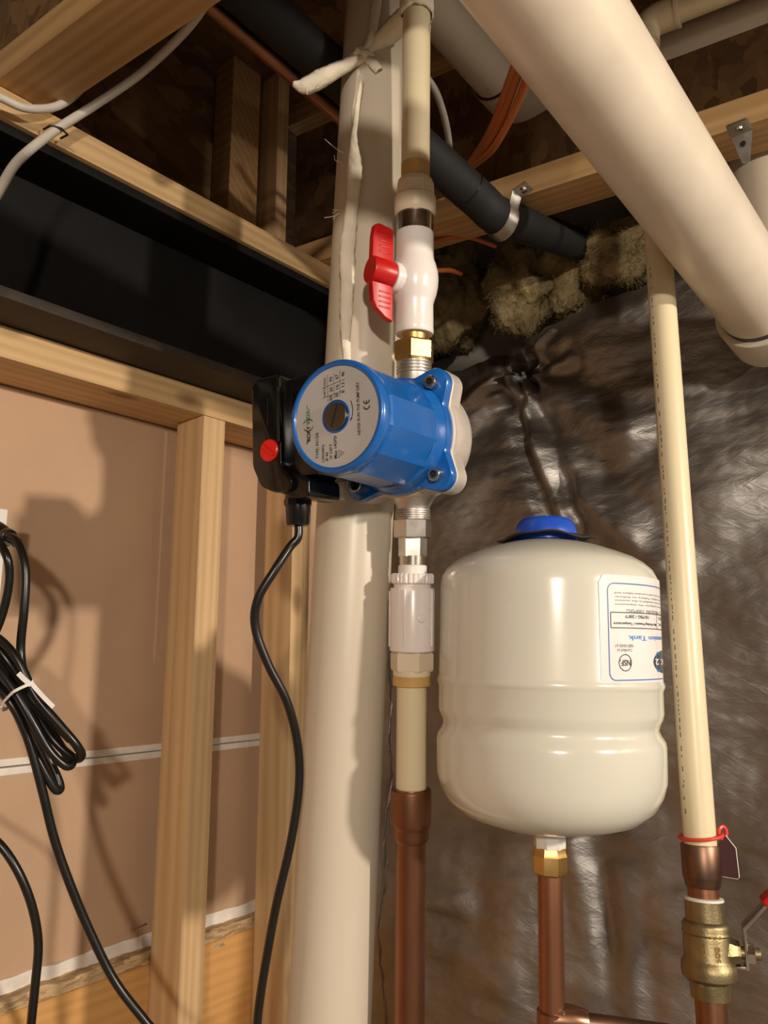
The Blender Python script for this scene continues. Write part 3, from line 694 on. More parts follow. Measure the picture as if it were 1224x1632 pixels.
# sticker, upside down
def tk(ang, h, lift): p = ta.height(h); return p + Vector((math.sin(ang), -math.cos(ang), 0)) * (TR + lift)
TC0 = math.atan2(.155, .735)                     # angle that points at the camera
def phi(px): return math.asin(max(-1, min(1, (px - 873) / 178.0))) - TC0
def wrap(geo, phc, hc, lift=.0006, flip=True):
    """2D metres -> tank surface; upside down when flip"""
    s = -1 if flip else 1
    return [tk(phc + s * x / TR, hc + s * y, lift) for x, y in geo[0]], geo[1]
p0s, p1s = phi(947), math.radians(128) - TC0
h0s, h1s = th_(1089), th_(932)
vs, fs = [], []; nn = 48; rr = .006
for i in range(nn + 1):
    a = p0s + (p1s - p0s) * i / nn; e = min(a - p0s, p1s - a) * TR; cut = rr - math.sqrt(max(0, rr * rr - max(0, rr - e) ** 2))
    for h in (h0s + cut, h1s - cut): vs.append(tk(a, h, .00025))
for i in range(nn): fs.append((2 * i, 2 * i + 1, 2 * i + 3, 2 * i + 2))
stk = mesh_obj('sticker', vs, fs, 'sticker_white', tank, auto=60)
def dens(geo, step=.0015):                      # split long edges so that wrapped prints stay on the shell
    bm = bmesh.new(); V = [bm.verts.new((x, y, 0)) for x, y in geo[0]]
    for f in geo[1]:
        try: bm.faces.new([V[i] for i in f])
        except ValueError: pass
    bm.verts.index_update(); g = [(v.co.x, v.co.y) for v in bm.verts], [tuple(v.index for v in f.verts) for f in bm.faces]; bm.free(); return g
def line_pts(a, b, k=24): return [(a[0] + (b[0] - a[0]) * i / k, a[1] + (b[1] - a[1]) * i / k) for i in range(k + 1)]
PCN = (p0s + p1s) / 2; HCN = (h0s + h1s) / 2
def lp(px, py): return (-(phi(px) - PCN) * TR, -(th_(py) - HCN))     # label coordinates of a pixel, lettering upright
def lang(deg, py): return (-(math.radians(deg) - TC0 - PCN) * TR, -(th_(py) - HCN))
G = {k: [] for k in ('ink_blue', 'ink_light_blue', 'ink_grey', 'black_ink', 'ink_navy', 'sticker_white')}
def add(m, geo, lift=.0005): G[m].append(wrap(geo, PCN, HCN, lift))
# rounded blue frame
xa, ya = lp(959.5, 944); xb, yb = lang(122, 1079); x0, x1 = min(xa, xb), max(xa, xb); y0, y1 = min(ya, yb), max(ya, yb); rr = .006
fr = []
for cx_, cy_, a0 in ((x1 - rr, y1 - rr, 0), (x0 + rr, y1 - rr, 90), (x0 + rr, y0 + rr, 180), (x1 - rr, y0 + rr, 270)):
    for i in range(9): a = math.radians(a0 + i * 90 / 8); fr.append((cx_ + rr * math.cos(a), cy_ + rr * math.sin(a)))
full = []
for i in range(len(fr)):
    a, b = fr[i], fr[(i + 1) % len(fr)]; L = math.hypot(b[0] - a[0], b[1] - a[1]); k_ = max(1, int(L / .003)); full += line_pts(a, b, k_)[:-1]
add('ink_blue', stroke2d(full, .0009, True))
def lt(m, s, deg0, deg1, py, hpx, bold=0.0, lift=.0005):   # deg0 = picture-left end (last letters, upside down)
    a, b = lang(deg0, py), lang(deg1, py); g = text_geo(s, abs(a[0] - b[0]), hpx * .000555, bold)
    cx_ = (a[0] + b[0]) / 2; add(m, ([(x + cx_, y + a[1]) for x, y in g[0]], g[1]), lift)
D = lambda px: math.degrees(math.asin((px - 873) / 178.0))
for py, s, d1 in ((957, 'precautions and follow these directions are used in product failure and', 112), (962.5, 'before installing this product. Failure to follow', 104), (967.5, 'a pressure relief valve must be installed in the system', 106), (973, 'maximum operating pressure rating for the expansion', 108)):
    lt('ink_grey', s, D(970), d1, py, 3.4, 0.004)
lt('ink_grey', 'TEST PRESSURE 100PSIG', D(987), 80, 982, 5.0)
a, b = lp(963, 984.5), lang(112, 1006)
for q0_, q1_ in (((a[0], a[1]), (b[0], a[1])), ((a[0], b[1]), (b[0], b[1])), ((a[0], a[1]), (a[0], b[1]))): add('black_ink', stroke2d(line_pts(q0_, q1_), .0007))
c_ = lp(1036.5, 995)[0]; add('black_ink', stroke2d(line_pts((c_, a[1]), (c_, b[1])), .0006))
lt('black_ink', '150 PSIG / 200°F', D(984), D(1022), 990, 5.2, 0.012)
lt('black_ink', 'Max Working Pressure / Temperature', D(967), D(1035), 999.5, 5.6, 0.012)
lt('black_ink', 'MODEL', 69, 84, 990, 4.6); lt('black_ink', '2 GAL', 69, 84, 999, 4.6)
lt('ink_light_blue', 'Expansion Tank', D(988), 82, 1019, 9.5, 0.02)
lt('ink_grey', 'NSF/ANSI 61', D(968.6), D(995), 1031, 4.6); lt('ink_grey', 'Certified to', D(971), D(993), 1037.5, 4.6)
nc = lp(982.7, 1054.6); add('black_ink', stroke2d(circle2d(nc[0], nc[1], .0066, .0066), .0007, True))
lt('black_ink', 'NSF.', D(974.5), D(990.5), 1054.8, 9.0, 0.02)
oc = lang(77, 1054); el = circle2d(oc[0], oc[1], .030, .0098, 48)
ov = []                                           # filled oval in strips
for i in range(49):
    x = -0.030 + 0.060 * i / 48; y = .0098 * math.sqrt(max(0, 1 - (x / .030) ** 2)); ov += [(oc[0] + x, oc[1] + y), (oc[0] + x, oc[1] - y)]
add('ink_navy', (ov, [(2 * i, 2 * i + 1, 2 * i + 3, 2 * i + 2) for i in range(48)]), .00045)
lt('sticker_white', '2', 62, 67, 1054, 9.5, 0.03, .0007); lt('sticker_white', 'EX', 70, 86, 1054, 9.5, 0.02, .0007)
e2 = lang(66, 1054); add('ink_light_blue', stroke2d([(e2[0] + .0052 * math.cos(q * PI / 12), e2[1] + .0080 * math.sin(q * PI / 12)) for q in range(-9, 10)], .0012), .0006)
for m_, gs in G.items(): mesh_obj('printing', *join(*gs), m_, stk, smooth=False)['kind'] = 'stuff'
# tank fitting and copper line
mesh_obj('outlet_stub', *lathe_geo(rows(ta, [(1352, 23), (1350, 25), (1338, 25.2), (1330, 25.5), (1322, 26)]), 8, TOCAM, PI / 8), 'tape_white', tank, auto=25)
def ra_end(p):                             # where the branch meets the right-hand riser
    return Axis(xz(1112.5, 1300, 0.738), xz(1053.5, 450, 0.790)).height(p.z - H - .012)
t = thing('copper_tank_line', ta.height(-0.62), 'copper pipe with brass nut rising to the almond tank', 'pipe', 'copper pipes')
pipe_on('brass_nut', ta, [(1394, 22), (1390, 27), (1384, 28.2), (1362, 28.4), (1357, 26), (1349, 25)], 'brass', t, n=8, phase=.25, ref=TOCAM, auto=22)
vs, fs = lathe_geo([(ta.height(-H), .0111), (ta.row(1388), .0111)], 36); mesh_obj('pipe', vs, fs, 'copper', t)
tee = ta.row(1622); td = ra_end(tee) - tee; tl = td.length; td.normalize()
mesh_obj('tee_branch', *lathe_geo([(tee, .0135), (tee + td * .016, .0128), (tee + td * .026, .0108), (tee + td * .030, .0096)], 32), 'copper_bright', t)
mesh_obj('branch_pipe', *lathe_geo([(tee + td * .024, .0080), (tee + td * (tl - .012), .0080)], 28), 'copper_dull', t)
mesh_obj('tee_sleeve', *lathe_geo([(ta.row(1609), .0118), (ta.row(1611), .0131), (ta.row(1650), .0131), (ta.row(1653), .0118)], 36), 'copper', t)
mesh_obj('solder_blob', *lathe_geo([(ta.row(1608.5) + Vector((.006, -.0085, -.004)), .0008), (ta.row(1606) + Vector((.006, -.0095, 0)), .0030), (ta.row(1602) + Vector((.006, -.0085, 0)), .0008)], 12), 'steel', t)
# ------------------------------------------------------------------ right riser
ra = Axis(xz(1112.5, 1300, 0.738), xz(1053.5, 450, 0.790))
t = thing('cpvc_riser', ra.row(1345), 'long cream plastic pipe right of the tank with elbow under the ceiling', 'pipe', 'cream plastic pipes')
el_ = ra.row(40); VJ = (VV * math.cos(J2) - UV * math.sin(J2))
arc = [el_ - ra.d * .020]
for i in range(1, 8):
    a = i / 8 * PI / 2; arc.append(el_ - ra.d * .020 * (1 - math.sin(a)) - VJ * .020 * (1 - math.cos(a)))
arc.append(el_ - VJ * .020)
mesh_obj('pipe', *lathe_geo([(ra.row(1348), .0143), (el_ - ra.d * .02, .0143)], 40), 'cpvc', t)
mesh_obj('elbow', *join(tube_geo([el_ - ra.d * .034] + arc + [el_ - VJ * .040], .0180, 32)), 'cpvc', t)
mesh_obj('elbow_lip', *lathe_geo([(el_ - VJ * .038, .0188), (el_ - VJ * .042, .0188)], 32), 'cpvc_fitting', t)
mesh_obj('branch_pipe', *lathe_geo([(el_ - VJ * .03, .0143), (el_ - VJ * .70, .0143)], 36), 'cpvc', t)
pr = []
random.seed(3)
zz = 430
while zz < 1290:                                   # faint printed marks along the pipe
    L = random.choice((3, 5, 8, 4)); a = -1.18 + random.uniform(-.03, .03); p, q = ang_point(ra, zz, 0, a, .01435), ang_point(ra, zz + L, 0, a, .01435)
    s = Vector((math.cos(a), math.sin(a), 0)) * .0007
    k_ = len(pr); pr.append(([p - s, p + s, q + s, q - s], [(0, 1, 2, 3)])); zz += L + random.choice((3, 4, 6, 14))
mesh_obj('printing', *join(*pr), 'ink_grey', t, smooth=False)['kind'] = 'stuff'
t = thing('copper_adapter', ra.row(1432), 'dull copper adapter under the red tag ring at right', 'fitting')
pipe_on('socket', ra, [(1414, 25), (1411, 27), (1404, 27.5), (1400, 29), (1396, 29.8), (1348, 29.8), (1345, 28.5)], 'copper_dull', t)
pipe_on('tube', ra, [(1440, 23.8), (1412, 23.8)], 'copper', t)
bvv = thing('brass_ball_valve', ra.row(1592), 'aged brass ball valve with steel lever at the lower right', 'valve')
pipe_on('body', ra, [(1592, 24), (1590, 29.6), (1564, 30.5), (1560, 37), (1556, 41), (1545, 42), (1534, 41), (1529, 37.5), (1524, 36), (1493, 36), (1488, 35), (1485, 36.8), (1480, 35.2), (1474, 36.2), (1469, 34), (1466, 29.6), (1432, 29.4), (1430, 24)], 'brass_old', bvv, n=56, auto=40)
pipe_on('hex_flats', ra, [(1567, 33), (1558, 34)], 'brass_old', bvv, n=6, phase=.2, ref=TOCAM, auto=20)
pipe_on('solder_ring', ra, [(1434, 29.9), (1430.5, 29.6), (1429.5, 25)], 'tape_white', bvv)
def bl(s, ang, py, wpx, hpx, vertical):
    g = text_geo(s, wpx * .00056, hpx * .00056, .03); p = ra.row(py); r = 36.0 * zc_of(p) / F
    V = []
    for x, y in g[0]:
        if vertical: x, y = -y, x
        a = ang + x / r; V.append(p + Vector((math.sin(a), -math.cos(a), 0)) * (r + .0006) + ZZ * y)
    return V, g[1]
mesh_obj('cast_lettering', *join(bl('600', .05, 1509, 24, 8, True), bl('WOG', -.55, 1507, 28, 8, True), bl('3/4', 0, 1482, 18, 5, False), bl('HXF', -.15, 1533, 22, 8, False)), 'brass', bvv, smooth=False)
sc = ra.row(1513); sx = Vector((.96, -.27, 0)).normalized(); sy = sx.cross(ZZ)
rb_ = .0207
mesh_obj('stem_housing', *lathe_geo([(sc + sx * .012, .0135), (sc + sx * .019, .0122), (sc + sx * .022, .0100), (sc + sx * .026, .0092)], 8, ZZ), 'brass_old', bvv, auto=25)
lv0 = .0295
def lvw(a, b, c): return sc + sx * a + ZZ * b + sy * c
lev = mesh_obj('lever', *join(prism_geo([(lv0, -.012), (lv0 + .0022, -.012), (lv0 + .0022, .020), (lv0 + .028, .048), (lv0 + .085, .075), (lv0 + .0845, .077), (lv0 + .0265, .0500), (lv0, .0215)], lvw, -.0065, .0065, .0003),
         prism_geo([(.022, -.0115), (lv0 + .001, -.0115), (lv0 + .001, -.0095), (.022, -.0095)], lvw, -.0060, .0060, .0003)), 'steel', bvv, auto=30)
mesh_obj('red_grip', *prism_geo([(lv0 + .020, .0395), (lv0 + .030, .0475), (lv0 + .090, .0750), (lv0 + .087, .0815), (lv0 + .025, .0530), (lv0 + .016, .0440)], lvw, -.0085, .0085, .0015), 'red_plastic', lev, auto=40)
mesh_obj('stem_nut', *lathe_geo([(lvw(lv0 + .0018, 0, 0), .0085), (lvw(lv0 + .0078, 0, 0), .0085), (lvw(lv0 + .0082, 0, 0), .0075)], 6, ZZ, .3), 'steel', bvv, auto=20)
mesh_obj('stem_end', *lathe_geo([(lvw(.022, 0, 0), .0050), (lvw(lv0 + .0125, 0, 0), .0050), (lvw(lv0 + .0132, 0, 0), .0042)], 24, ZZ), 'brass_old', bvv)
t = thing('copper_riser', ra.height(-H), 'copper pipe leaving the bottom of the brass valve', 'pipe', 'copper pipes')
mesh_obj('pipe', *lathe_geo([(ra.height(-H), .0131), (ra.row(1586), .0131)], 36), 'copper', t)
# red ring and tag
rt = thing('tag_ring', ra.row(1342), 'red plastic ring with small dark red tag around the cream pipe', 'tag')
rp = ra.row(1333); pts = []
for i in range(28):
    a = 2 * PI * i / 28; pts.append(rp + Vector((math.cos(a) * .0182 + .0012, math.sin(a) * .0182, .0020 * math.cos(a + .4) + .0005)))
mesh_obj('ring', *ring_geo(pts, .0017), 'red_ring', rt)
lk = rp + Vector((.0195, -.004, .004)); pts = [lk + Vector((.0040 * math.cos(2 * PI * i / 16), .0015 * math.cos(2 * PI * i / 16), .0052 * math.sin(2 * PI * i / 16))) for i in range(16)]
mesh_obj('loop', *ring_geo(pts, .0016), 'red_ring', rt)
tg = lk + Vector((.0015, -.002, -.004)); ex = Vector((.93, -.35, 0)).normalized(); en = ex.cross(ZZ)
mesh_obj('tag_plate', *prism_geo([(0, .002), (.0075, -.008), (.0085, -.032), (.0070, -.0335), (-.006, -.0325), (-.007, -.006)], lambda p, q, tt: tg + ex * p + ZZ * q + en * tt, 0, .0006), 'red_tag', rt, smooth=False)
mesh_obj('tag_rim', *tube_geo([tg + ex * p + ZZ * q for p, q in ((0, .002), (.0075, -.008), (.0085, -.032), (.0070, -.0335), (-.006, -.0325))], .0006, 6), 'white_plastic', rt)
# ------------------------------------------------------------------ big slanting drain
do = CAM + Vector((-0.12404, 0.21393, 0.52192)); dd = Vector((0.66215, 0.73539, -0.14406)).normalized()
def dp(t): return do + dd * t
t = thing('drain_pipe', dp(0.85), 'big beige plastic drain pipe slanting across the upper right corner', 'pipe')
mesh_obj('pipe', *lathe_geo([(dp(0.02), .0445), (dp(0.885), .0445)], 72), 'pvc_drain', t)
mesh_obj('primer_ring', *lathe_geo([(dp(.842), .0447), (dp(.8505), .0450)], 72), 'primer_purple', t)
mesh_obj('hub', *lathe_geo([(dp(.850), .0460), (dp(.8505), .0512), (dp(.853), .0520), (dp(.905), .0520)], 72), 'pvc_white', t)
# upright pipe rising from the hub at the far end
uc = dp(.905); upx = xz(1252, 260, .86)
bend = catmull([dp(.885), dp(.915) + Vector((0, 0, .004)), Vector((uc.x + .02, uc.y + .02, uc.z + .05)), Vector((uc.x + .022, uc.y + .018, uc.z + .12))], 6)
mesh_obj('riser', *tube_geo(bend + [Vector((uc.x + .016, uc.y + .016, H + .90))], .0440, 40), 'pvc_white', t)
# pipe hanger on the joist
hp = on_h(1178, 205, .606); hx = (uc - hp); hx.z = 0; hx.normalize(); hy = ZZ.cross(hx)
ht = thing('pipe_hanger', hp, 'galvanised hanger plate under the joist at the far right', 'bracket')
mesh_obj('flat', *prism_geo(rounded([(-.012, -.012), (.012, -.012), (.012, .012), (-.012, .012)], .003), lambda p, q, tt: hp + hx * p + hy * q + ZZ * tt, 0, .0022), 'galvanised', ht, auto=30)
mesh_obj('leg', *prism_geo(rounded([(-.012, .001), (.012, .001), (.004, -.034), (-.004, -.034)], .003), lambda p, q, tt: hp + hy * p + hx * (.012 + tt - q * .25) + ZZ * q, 0, .0018), 'galvanised', ht, auto=30)
mesh_obj('nail_head', *lathe_geo([(hp + ZZ * .000, .0045), (hp - ZZ * .0022, .0035)], 16), 'steel', ht)
mesh_obj('screw_hole', *lathe_geo([(hp + hx * .0135 - ZZ * .012, .0032), (hp + hx * .0125 - ZZ * .012, .0032)][::-1], 16), 'black_ink', ht)
# ------------------------------------------------------------------ smaller white drain with elbow, in the joist bay
h2 = .775
e0 = on_h(720, 22, h2); e1 = on_h(793, 127, h2); dir1 = (e1 - e0).normalized(); dir1 = (dir1 + UV * 2).normalized()
ec = e1 + dir1 * .075
t = thing('vent_pipe', ec, 'white plastic pipe with an elbow up in the joist bay behind the drain', 'pipe')
arc = []
for i in range(13):
    a = i / 12 * PI / 2; arc.append(ec + dir1 * (-.05 + .05 * math.sin(a)) - VJ * (.05 - .05 * math.cos(a)))
mesh_obj('pipe', *lathe_geo([(e1 - dir1 * .42, .0302), (ec - dir1 * .04, .0302)], 44), 'pvc_white', t)
mesh_obj('elbow', *tube_geo([ec - dir1 * .082] + arc + [ec - VJ * .082], .0345, 40), 'pvc_white', t)
mesh_obj('primer_ring', *lathe_geo([(ec - dir1 * .0835, .0304), (ec - dir1 * .0815, .0348)], 44), 'primer_purple', t)
mesh_obj('branch', *lathe_geo([(ec - VJ * .05, .0302), (ec - VJ * .95, .0302)], 44), 'pvc_white', t)
# ------------------------------------------------------------------ black insulated pipe and copper line along it
b0, b1 = on_h(404, 0, .696), on_h(790, 342, .581); b2 = on_u(936, 396, 1.06)
bd = (b1 - b0).normalized()
t = thing('insulated_pipe', b1, 'black foam-covered pipe running under the joists into the back wall', 'pipe')
pth = [b0 - bd * .5, b0, b0 + (b1 - b0) * .5, b0 + (b1 - b0) * .9, b1, b1 + (b2 - b1) * .35, b1 + (b2 - b1) * .7, b2]
mesh_obj('foam_sleeve', *tube_geo(catmull(pth, 6), .0245, 36), 'black_foam', t)
mesh_obj('sleeve_joint', *lathe_geo([(b0 + (b1 - b0) * .86, .0250), (b0 + (b1 - b0) * .866, .0250)], 36), 'black_rubber', t)
k0, k1 = on_h(322, 0, .690), on_h(535, 180, .640); kd = (k1 - k0).normalized()
o = mesh_obj('copper_line', *lathe_geo([(k0 - kd * .5, .0085), (k1 + kd * .12, .0085)], 28), 'copper', None)
tag(o, 'thin copper line running beside the black foam-covered pipe at the top', 'pipe', 'copper pipes')
# strap
stp = thing('pipe_strap', b1, 'galvanised pipe strap holding the black pipe to the joist', 'strap')
sdir = bd; sup = ZZ; ssd = sdir.cross(ZZ).normalized()
if ssd.x < 0: ssd = -ssd
ctr = b1 + sdir * .010
def strip(path, wdir, wd, th=.0016):
    vs, fs = [], []; m = len(path)
    for i, p in enumerate(path):
        tt = (path[min(i + 1, m - 1)] - path[max(i - 1, 0)]).normalized(); nn_ = tt.cross(wdir).normalized()
        for s, e in ((-1, 0), (1, 0), (1, 1), (-1, 1)): vs.append(p + wdir * wd / 2 * s + nn_ * th * e)
    for i in range(m - 1):
        for k in range(4): fs.append((i * 4 + k, i * 4 + (k + 1) % 4, i * 4 + 4 + (k + 1) % 4, i * 4 + 4 + k))
    fs += [(3, 2, 1, 0), tuple(range((m - 1) * 4, m * 4))]
    return vs, fs
path = [ctr + ssd * .052 + sup * .0235, ctr + ssd * .030 + sup * .0225]
for i in range(13):
    a = math.radians(20 - i * 220 / 12); path.append(ctr + ssd * .0245 * math.cos(a) + sup * .0245 * math.sin(a))
mesh_obj('band', *strip(path, sdir, .017), 'galvanised', stp, auto=50)
hole = ctr + ssd * .042 + sup * .0222
mesh_obj('screw', *lathe_geo([(hole + sup * .001, .0052), (hole - sup * .0025, .0045), (hole - sup * .0030, .003)], 18), 'steel', stp)
# ================================================================== cables and cords
def cable(name, pts, r, m, label, cat='cable', group=None, parent=None, flat=1.0):
    o = mesh_obj(name, *tube_geo(catmull(pts, 8), r, 14, flat), m, parent)
    if parent is None: tag(o, label, cat, group)
    return o
def vpts(L): return [on_v(x, y, v) for x, y, v in L]
def zpts(L): return [at(x, y, z) for x, y, z in L]
cable('house_cable', [R(-1.6, .76, .40), R(-.8, .755, .40), R(-.2, .75, .405), R(.12, .735, .42)] + vpts([(-60, 400, .73), (-20, 335, .735), (0, 302, .74), (30, 255, .755), (88, 208, .772), (150, 168, .765), (220, 120, .73), (280, 65, .66), (318, 20, .60), (345, -30, .54)]), .0050, 'cable_white',
      'thick white house cable stapled to the nailer board, sweeping up from the left edge', 'cable', 'white cables')
cable('house_cable', [R(-1.6, .785, .60), R(-.6, .78, .60), R(.02, .775, .60)] + vpts([(-60, 128, .77), (0, 155, .770), (40, 172, .768), (80, 172, .768), (108, 160, .770), (132, 138, .79), (145, 118, .83)]), .0045, 'cable_white', 'short white house cable looping under the left joist', 'cable', 'white cables')
sp0 = on_v(90, 211, .7755)
sg = []
for s in (-1, 1): sg.append(tube_geo([sp0 + UV * .010 * s + VV * .010 + ZZ * .003, sp0 + UV * .010 * s - VV * .006 + ZZ * .0, sp0 - VV * .0105], .0012, 8))
tag(mesh_obj('cable_staple', *join(*sg), 'rusty_steel'), 'small dark staple over the thick white cable on the nailer', 'staple')
for i, (dx, dy, lb) in enumerate(((0, 0, 'orange cable in front of the white elbow, leftmost of three'), (9, 3, 'orange cable in front of the white elbow, middle of three'), (22, 10, 'orange cable in front of the white elbow, rightmost of three'))):
    cable('house_cable', zpts([(733 + i, 283, 1.10), (741 + i * 2, 271, 1.06), (768 + dx * .6, 232 + dy, 1.00), (790 + dx * .8, 190 + dy, .95), (808 + dx, 140 + dy, .90), (824 + dx, 95 + dy, .86), (836 + dx, 50 + dy, .83)]), .0037, 'cable_orange', lb, 'cable', 'orange cables', flat=1.4)
cable('house_cable', zpts([(640, 400, 1.14), (690, 386, 1.14), (722, 378, 1.14), (752, 379, 1.15), (790, 392, 1.17)]), .0036, 'cable_orange', 'single orange cable crossing dark insulation right of the white valve', 'cable', 'orange cables')
cable('house_cable', zpts([(655, 434, 1.16), (690, 432, 1.16), (716, 431, 1.17), (735, 436, 1.19)]), .0036, 'cable_orange', 'short piece of orange cable beside the bulge of the white valve', 'cable', 'orange cables')
cable('house_cable', zpts([(655, 95, .93), (688, 135, .94), (704, 172, .97), (714, 215, 1.0), (718, 262, 1.03), (719, 300, 1.06)]), .0044, 'cable_white', 'thin white cable hanging behind the cream pipe at the top', 'cable', 'white cables')
# pump cord
gz = zc_of(gland)
cord = [gland + ZZ * .004, gland - ZZ * .012] + zpts([(462, 872, gz - .005), (437, 910, gz - .015), (411, 955, gz - .02), (407, 1000, gz - .02), (427, 1058, gz - .02), (458, 1120, gz - .018), (475, 1190, gz - .015), (476, 1260, gz - .015), (463, 1345, gz - .015), (441, 1440, gz - .015), (426, 1520, gz - .012), (412, 1610, gz - .01), (405, 1700, gz - .005), (395, 1850, gz)])
cable('pump_cord', cord, .0041, 'black_rubber', 'black rubber cord hanging from the cable gland of the blue pump', 'cord', 'black cords')
# bundled cord on the left with its plug
cb = thing('extension_cord', at(60, 1110, .77), 'long black power cord, coiled and tied with a white twist tie at left', 'cord', 'black cords')
CR = .0043
strands = [
    [(-12, 838, .82), (8, 852, .80), (26, 862, .79), (37, 888, .78), (41, 920, .775), (38, 975, .77), (33, 1030, .77), (37, 1070, .765), (52, 1115, .76), (85, 1150, .755), (110, 1176, .752), (104, 1170, .765), (78, 1140, .768), (45, 1100, .768), (10, 1050, .765), (-20, 1015, .77), (-45, 1000, .78)],
    [(-40, 850, .80), (-8, 862, .79), (10, 885, .78), (15, 915, .78), (11, 950, .78), (0, 990, .78), (-18, 1030, .78), (-30, 1060, .775)],
    [(-45, 1000, .78), (-20, 1008, .762), (5, 1024, .758), (30, 1055, .753), (56, 1108, .750), (92, 1152, .75), (120, 1185, .752), (130, 1204, .757), (118, 1208, .762), (88, 1182, .765), (58, 1140, .765), (24, 1090, .77), (-20, 1050, .775), (-45, 1020, .78)],
    [(-40, 1035, .765), (-8, 1060, .755), (26, 1105, .748), (52, 1150, .746), (78, 1195, .748), (104, 1220, .752), (115, 1216, .760), (104, 1200, .765), (72, 1150, .77), (36, 1100, .772), (-10, 1045, .775)],
    [(-40, 1080, .77), (-5, 1098, .762), (22, 1128, .757), (46, 1180, .756), (72, 1232, .757), (88, 1258, .760), (96, 1256, .765), (90, 1236, .768), (68, 1190, .77), (40, 1135, .772), (0, 1080, .775)],
    [(-45, 1060, .765), (-10, 1090, .757), (14, 1116, .752), (36, 1155, .752), (53, 1205, .752), (68, 1262, .752), (86, 1335, .752), (110, 1405, .752), (142, 1482, .752), (182, 1562, .75), (232, 1628, .745), (290, 1700, .74), (340, 1800, .73)]]
for s in strands: mesh_obj('cord', *tube_geo(catmull(zpts(s), 8), CR, 14), 'black_rubber', cb)
mesh_obj('cord', *tube_geo(catmull(zpts([(-45, 1065, .765), (-90, 1105, .765), (-118, 1180, .762), (-105, 1250, .76), (-70, 1290, .757), (-25, 1325, .755), (5, 1352, .752), (32, 1395, .75), (52, 1448, .75), (61, 1505, .75), (56, 1570, .75), (49, 1640, .75), (45, 1720, .75)]), 8), CR, 14), 'black_rubber', cb)
pl0, pl1 = at(-26, 836, .825), at(22, 862, .797); pdv = (pl1 - pl0).normalized(); PLn = (pl1 - pl0).length
mesh_obj('plug', *lathe_geo([(pl0, .0105), (pl0 + pdv * PLn * .45, .0110), (pl0 + pdv * PLn * .62, .0100), (pl0 + pdv * PLn * .70, .0085), (pl0 + pdv * PLn * .74, .0096), (pl0 + pdv * PLn * .84, .0094), (pl0 + pdv * PLn * .88, .0070), (pl1 + pdv * .006, .0055)], 28), 'black_rubber', cb)
tie = zpts([(2, 1124, .748), (8, 1117, .742), (22, 1103, .738), (38, 1094, .739), (50, 1088, .742)]) 
mesh_obj('twist_tie', *join(strip(catmull(tie, 5), Vector((.35, 0, .93)).normalized(), .0040, .0012), strip(catmull(zpts([(50, 1088, .742), (60, 1100, .742), (72, 1113, .741), (86, 1127, .740)]), 4), Vector((.6, .1, .78)).normalized(), .0042, .0012),
         strip(catmull(zpts([(50, 1092, .741), (40, 1084, .740), (29, 1073, .739)]), 4), Vector((.7, 0, .7)).normalized(), .0048, .0012), strip(catmull(zpts([(2, 1124, .748), (4, 1130, .758), (14, 1126, .772), (32, 1108, .776), (50, 1090, .768), (52, 1087, .748)]), 4), Vector((.35, 0, .93)).normalized(), .0040, .0012)), 'white_plastic', cb, auto=50)
# wall outlet at the left edge
oc_ = on_v(13, 812, .872); ou, ov_, oh = uvh(oc_); oh2 = uvh(on_v(8, 868, .872))[2]
pt = thing('power_outlet', R(ou - .04, .9, oh2), 'white power outlet box at the left edge behind the black plug', 'outlet')
rbox('outlet_box', ou - .075, ou - .004, .8785, WV1 - .0003, oh2 - .055, oh - .004, 'white_plastic', pt, bev=.003)
rbox('cover_plate', ou - .080, ou, .872, .8783, oh2 - .060, oh, 'white_plastic', pt, bev=.002)
for hh in (oh - .030, oh2 - .035): rbox('socket', ou - .057, ou - .023, .8705, .8725, hh - .014, hh + .014, 'white_plastic', pt, bev=.0005)
# nails in the stud
for px, py, L, lb in ((222, 1472, .016, 'bent nail poking out of the stud side, upper of two'), (212, 1516, .020, 'bent nail poking out of the stud side, lower of two')):
    n0 = on_u(px + 6, py + 2, .6372); q = n0 - UV * L - ZZ * .002
    tag(mesh_obj('nail', *lathe_geo([(n0 + UV * .004, .0012), (q, .0012), (q - UV * .0003, .0028), (q - UV * .0012, .0026)], 10), 'steel'), lb, 'nail', 'nails in the stud')
# ================================================================== cloth tie around stack and riser
ct = thing('cloth_tie', xz(578, 95, .74), 'frayed cream cloth strip knotted around white stack and cream riser', 'cloth')
def ribbon(L, curl=.25, amp=.12, seed=0, sub=7):
    """L: (px, py, Y, width px, tilt deg)"""
    C = catmull([xz(a, b, c) for a, b, c, d, e in L], sub); W = catmull([Vector((d, e, 0)) for a, b, c, d, e in L], sub); vs, fs = [], []; K = 7; m = len(C)
    for i, p in enumerate(C):
        tt = (C[min(i + 1, m - 1)] - C[max(i - 1, 0)]).normalized(); view = (p - CAM).normalized(); s = tt.cross(view).normalized(); n_ = s.cross(tt).normalized()
        a = math.radians(W[i].y); s2 = s * math.cos(a) + n_ * math.sin(a); n2 = n_ * math.cos(a) - s * math.sin(a); wd = W[i].x * zc_of(p) / F
        for k in range(K):
            x = k / (K - 1) - .5; e = 1 + (amp * noise.noise(Vector((i * .55, k * 2, seed))) if k in (0, K - 1) else 0)
            vs.append(p + s2 * x * wd * e + n2 * wd * (curl * (x * x * 4 - .5) + .10 * noise.noise(Vector((i * .3, x * 5, seed + 9)))))
    for i in range(m - 1):
        for k in range(K - 1): fs.append((i * K + k, i * K + k + 1, (i + 1) * K + k + 1, (i + 1) * K + k))
    return vs, fs
def cloth(name, *geos):
    o = mesh_obj(name, *join(*geos), 'cloth', ct, auto=70); md = o.modifiers.new('thickness', 'SOLIDIFY'); md.thickness = .0009; md.offset = 0
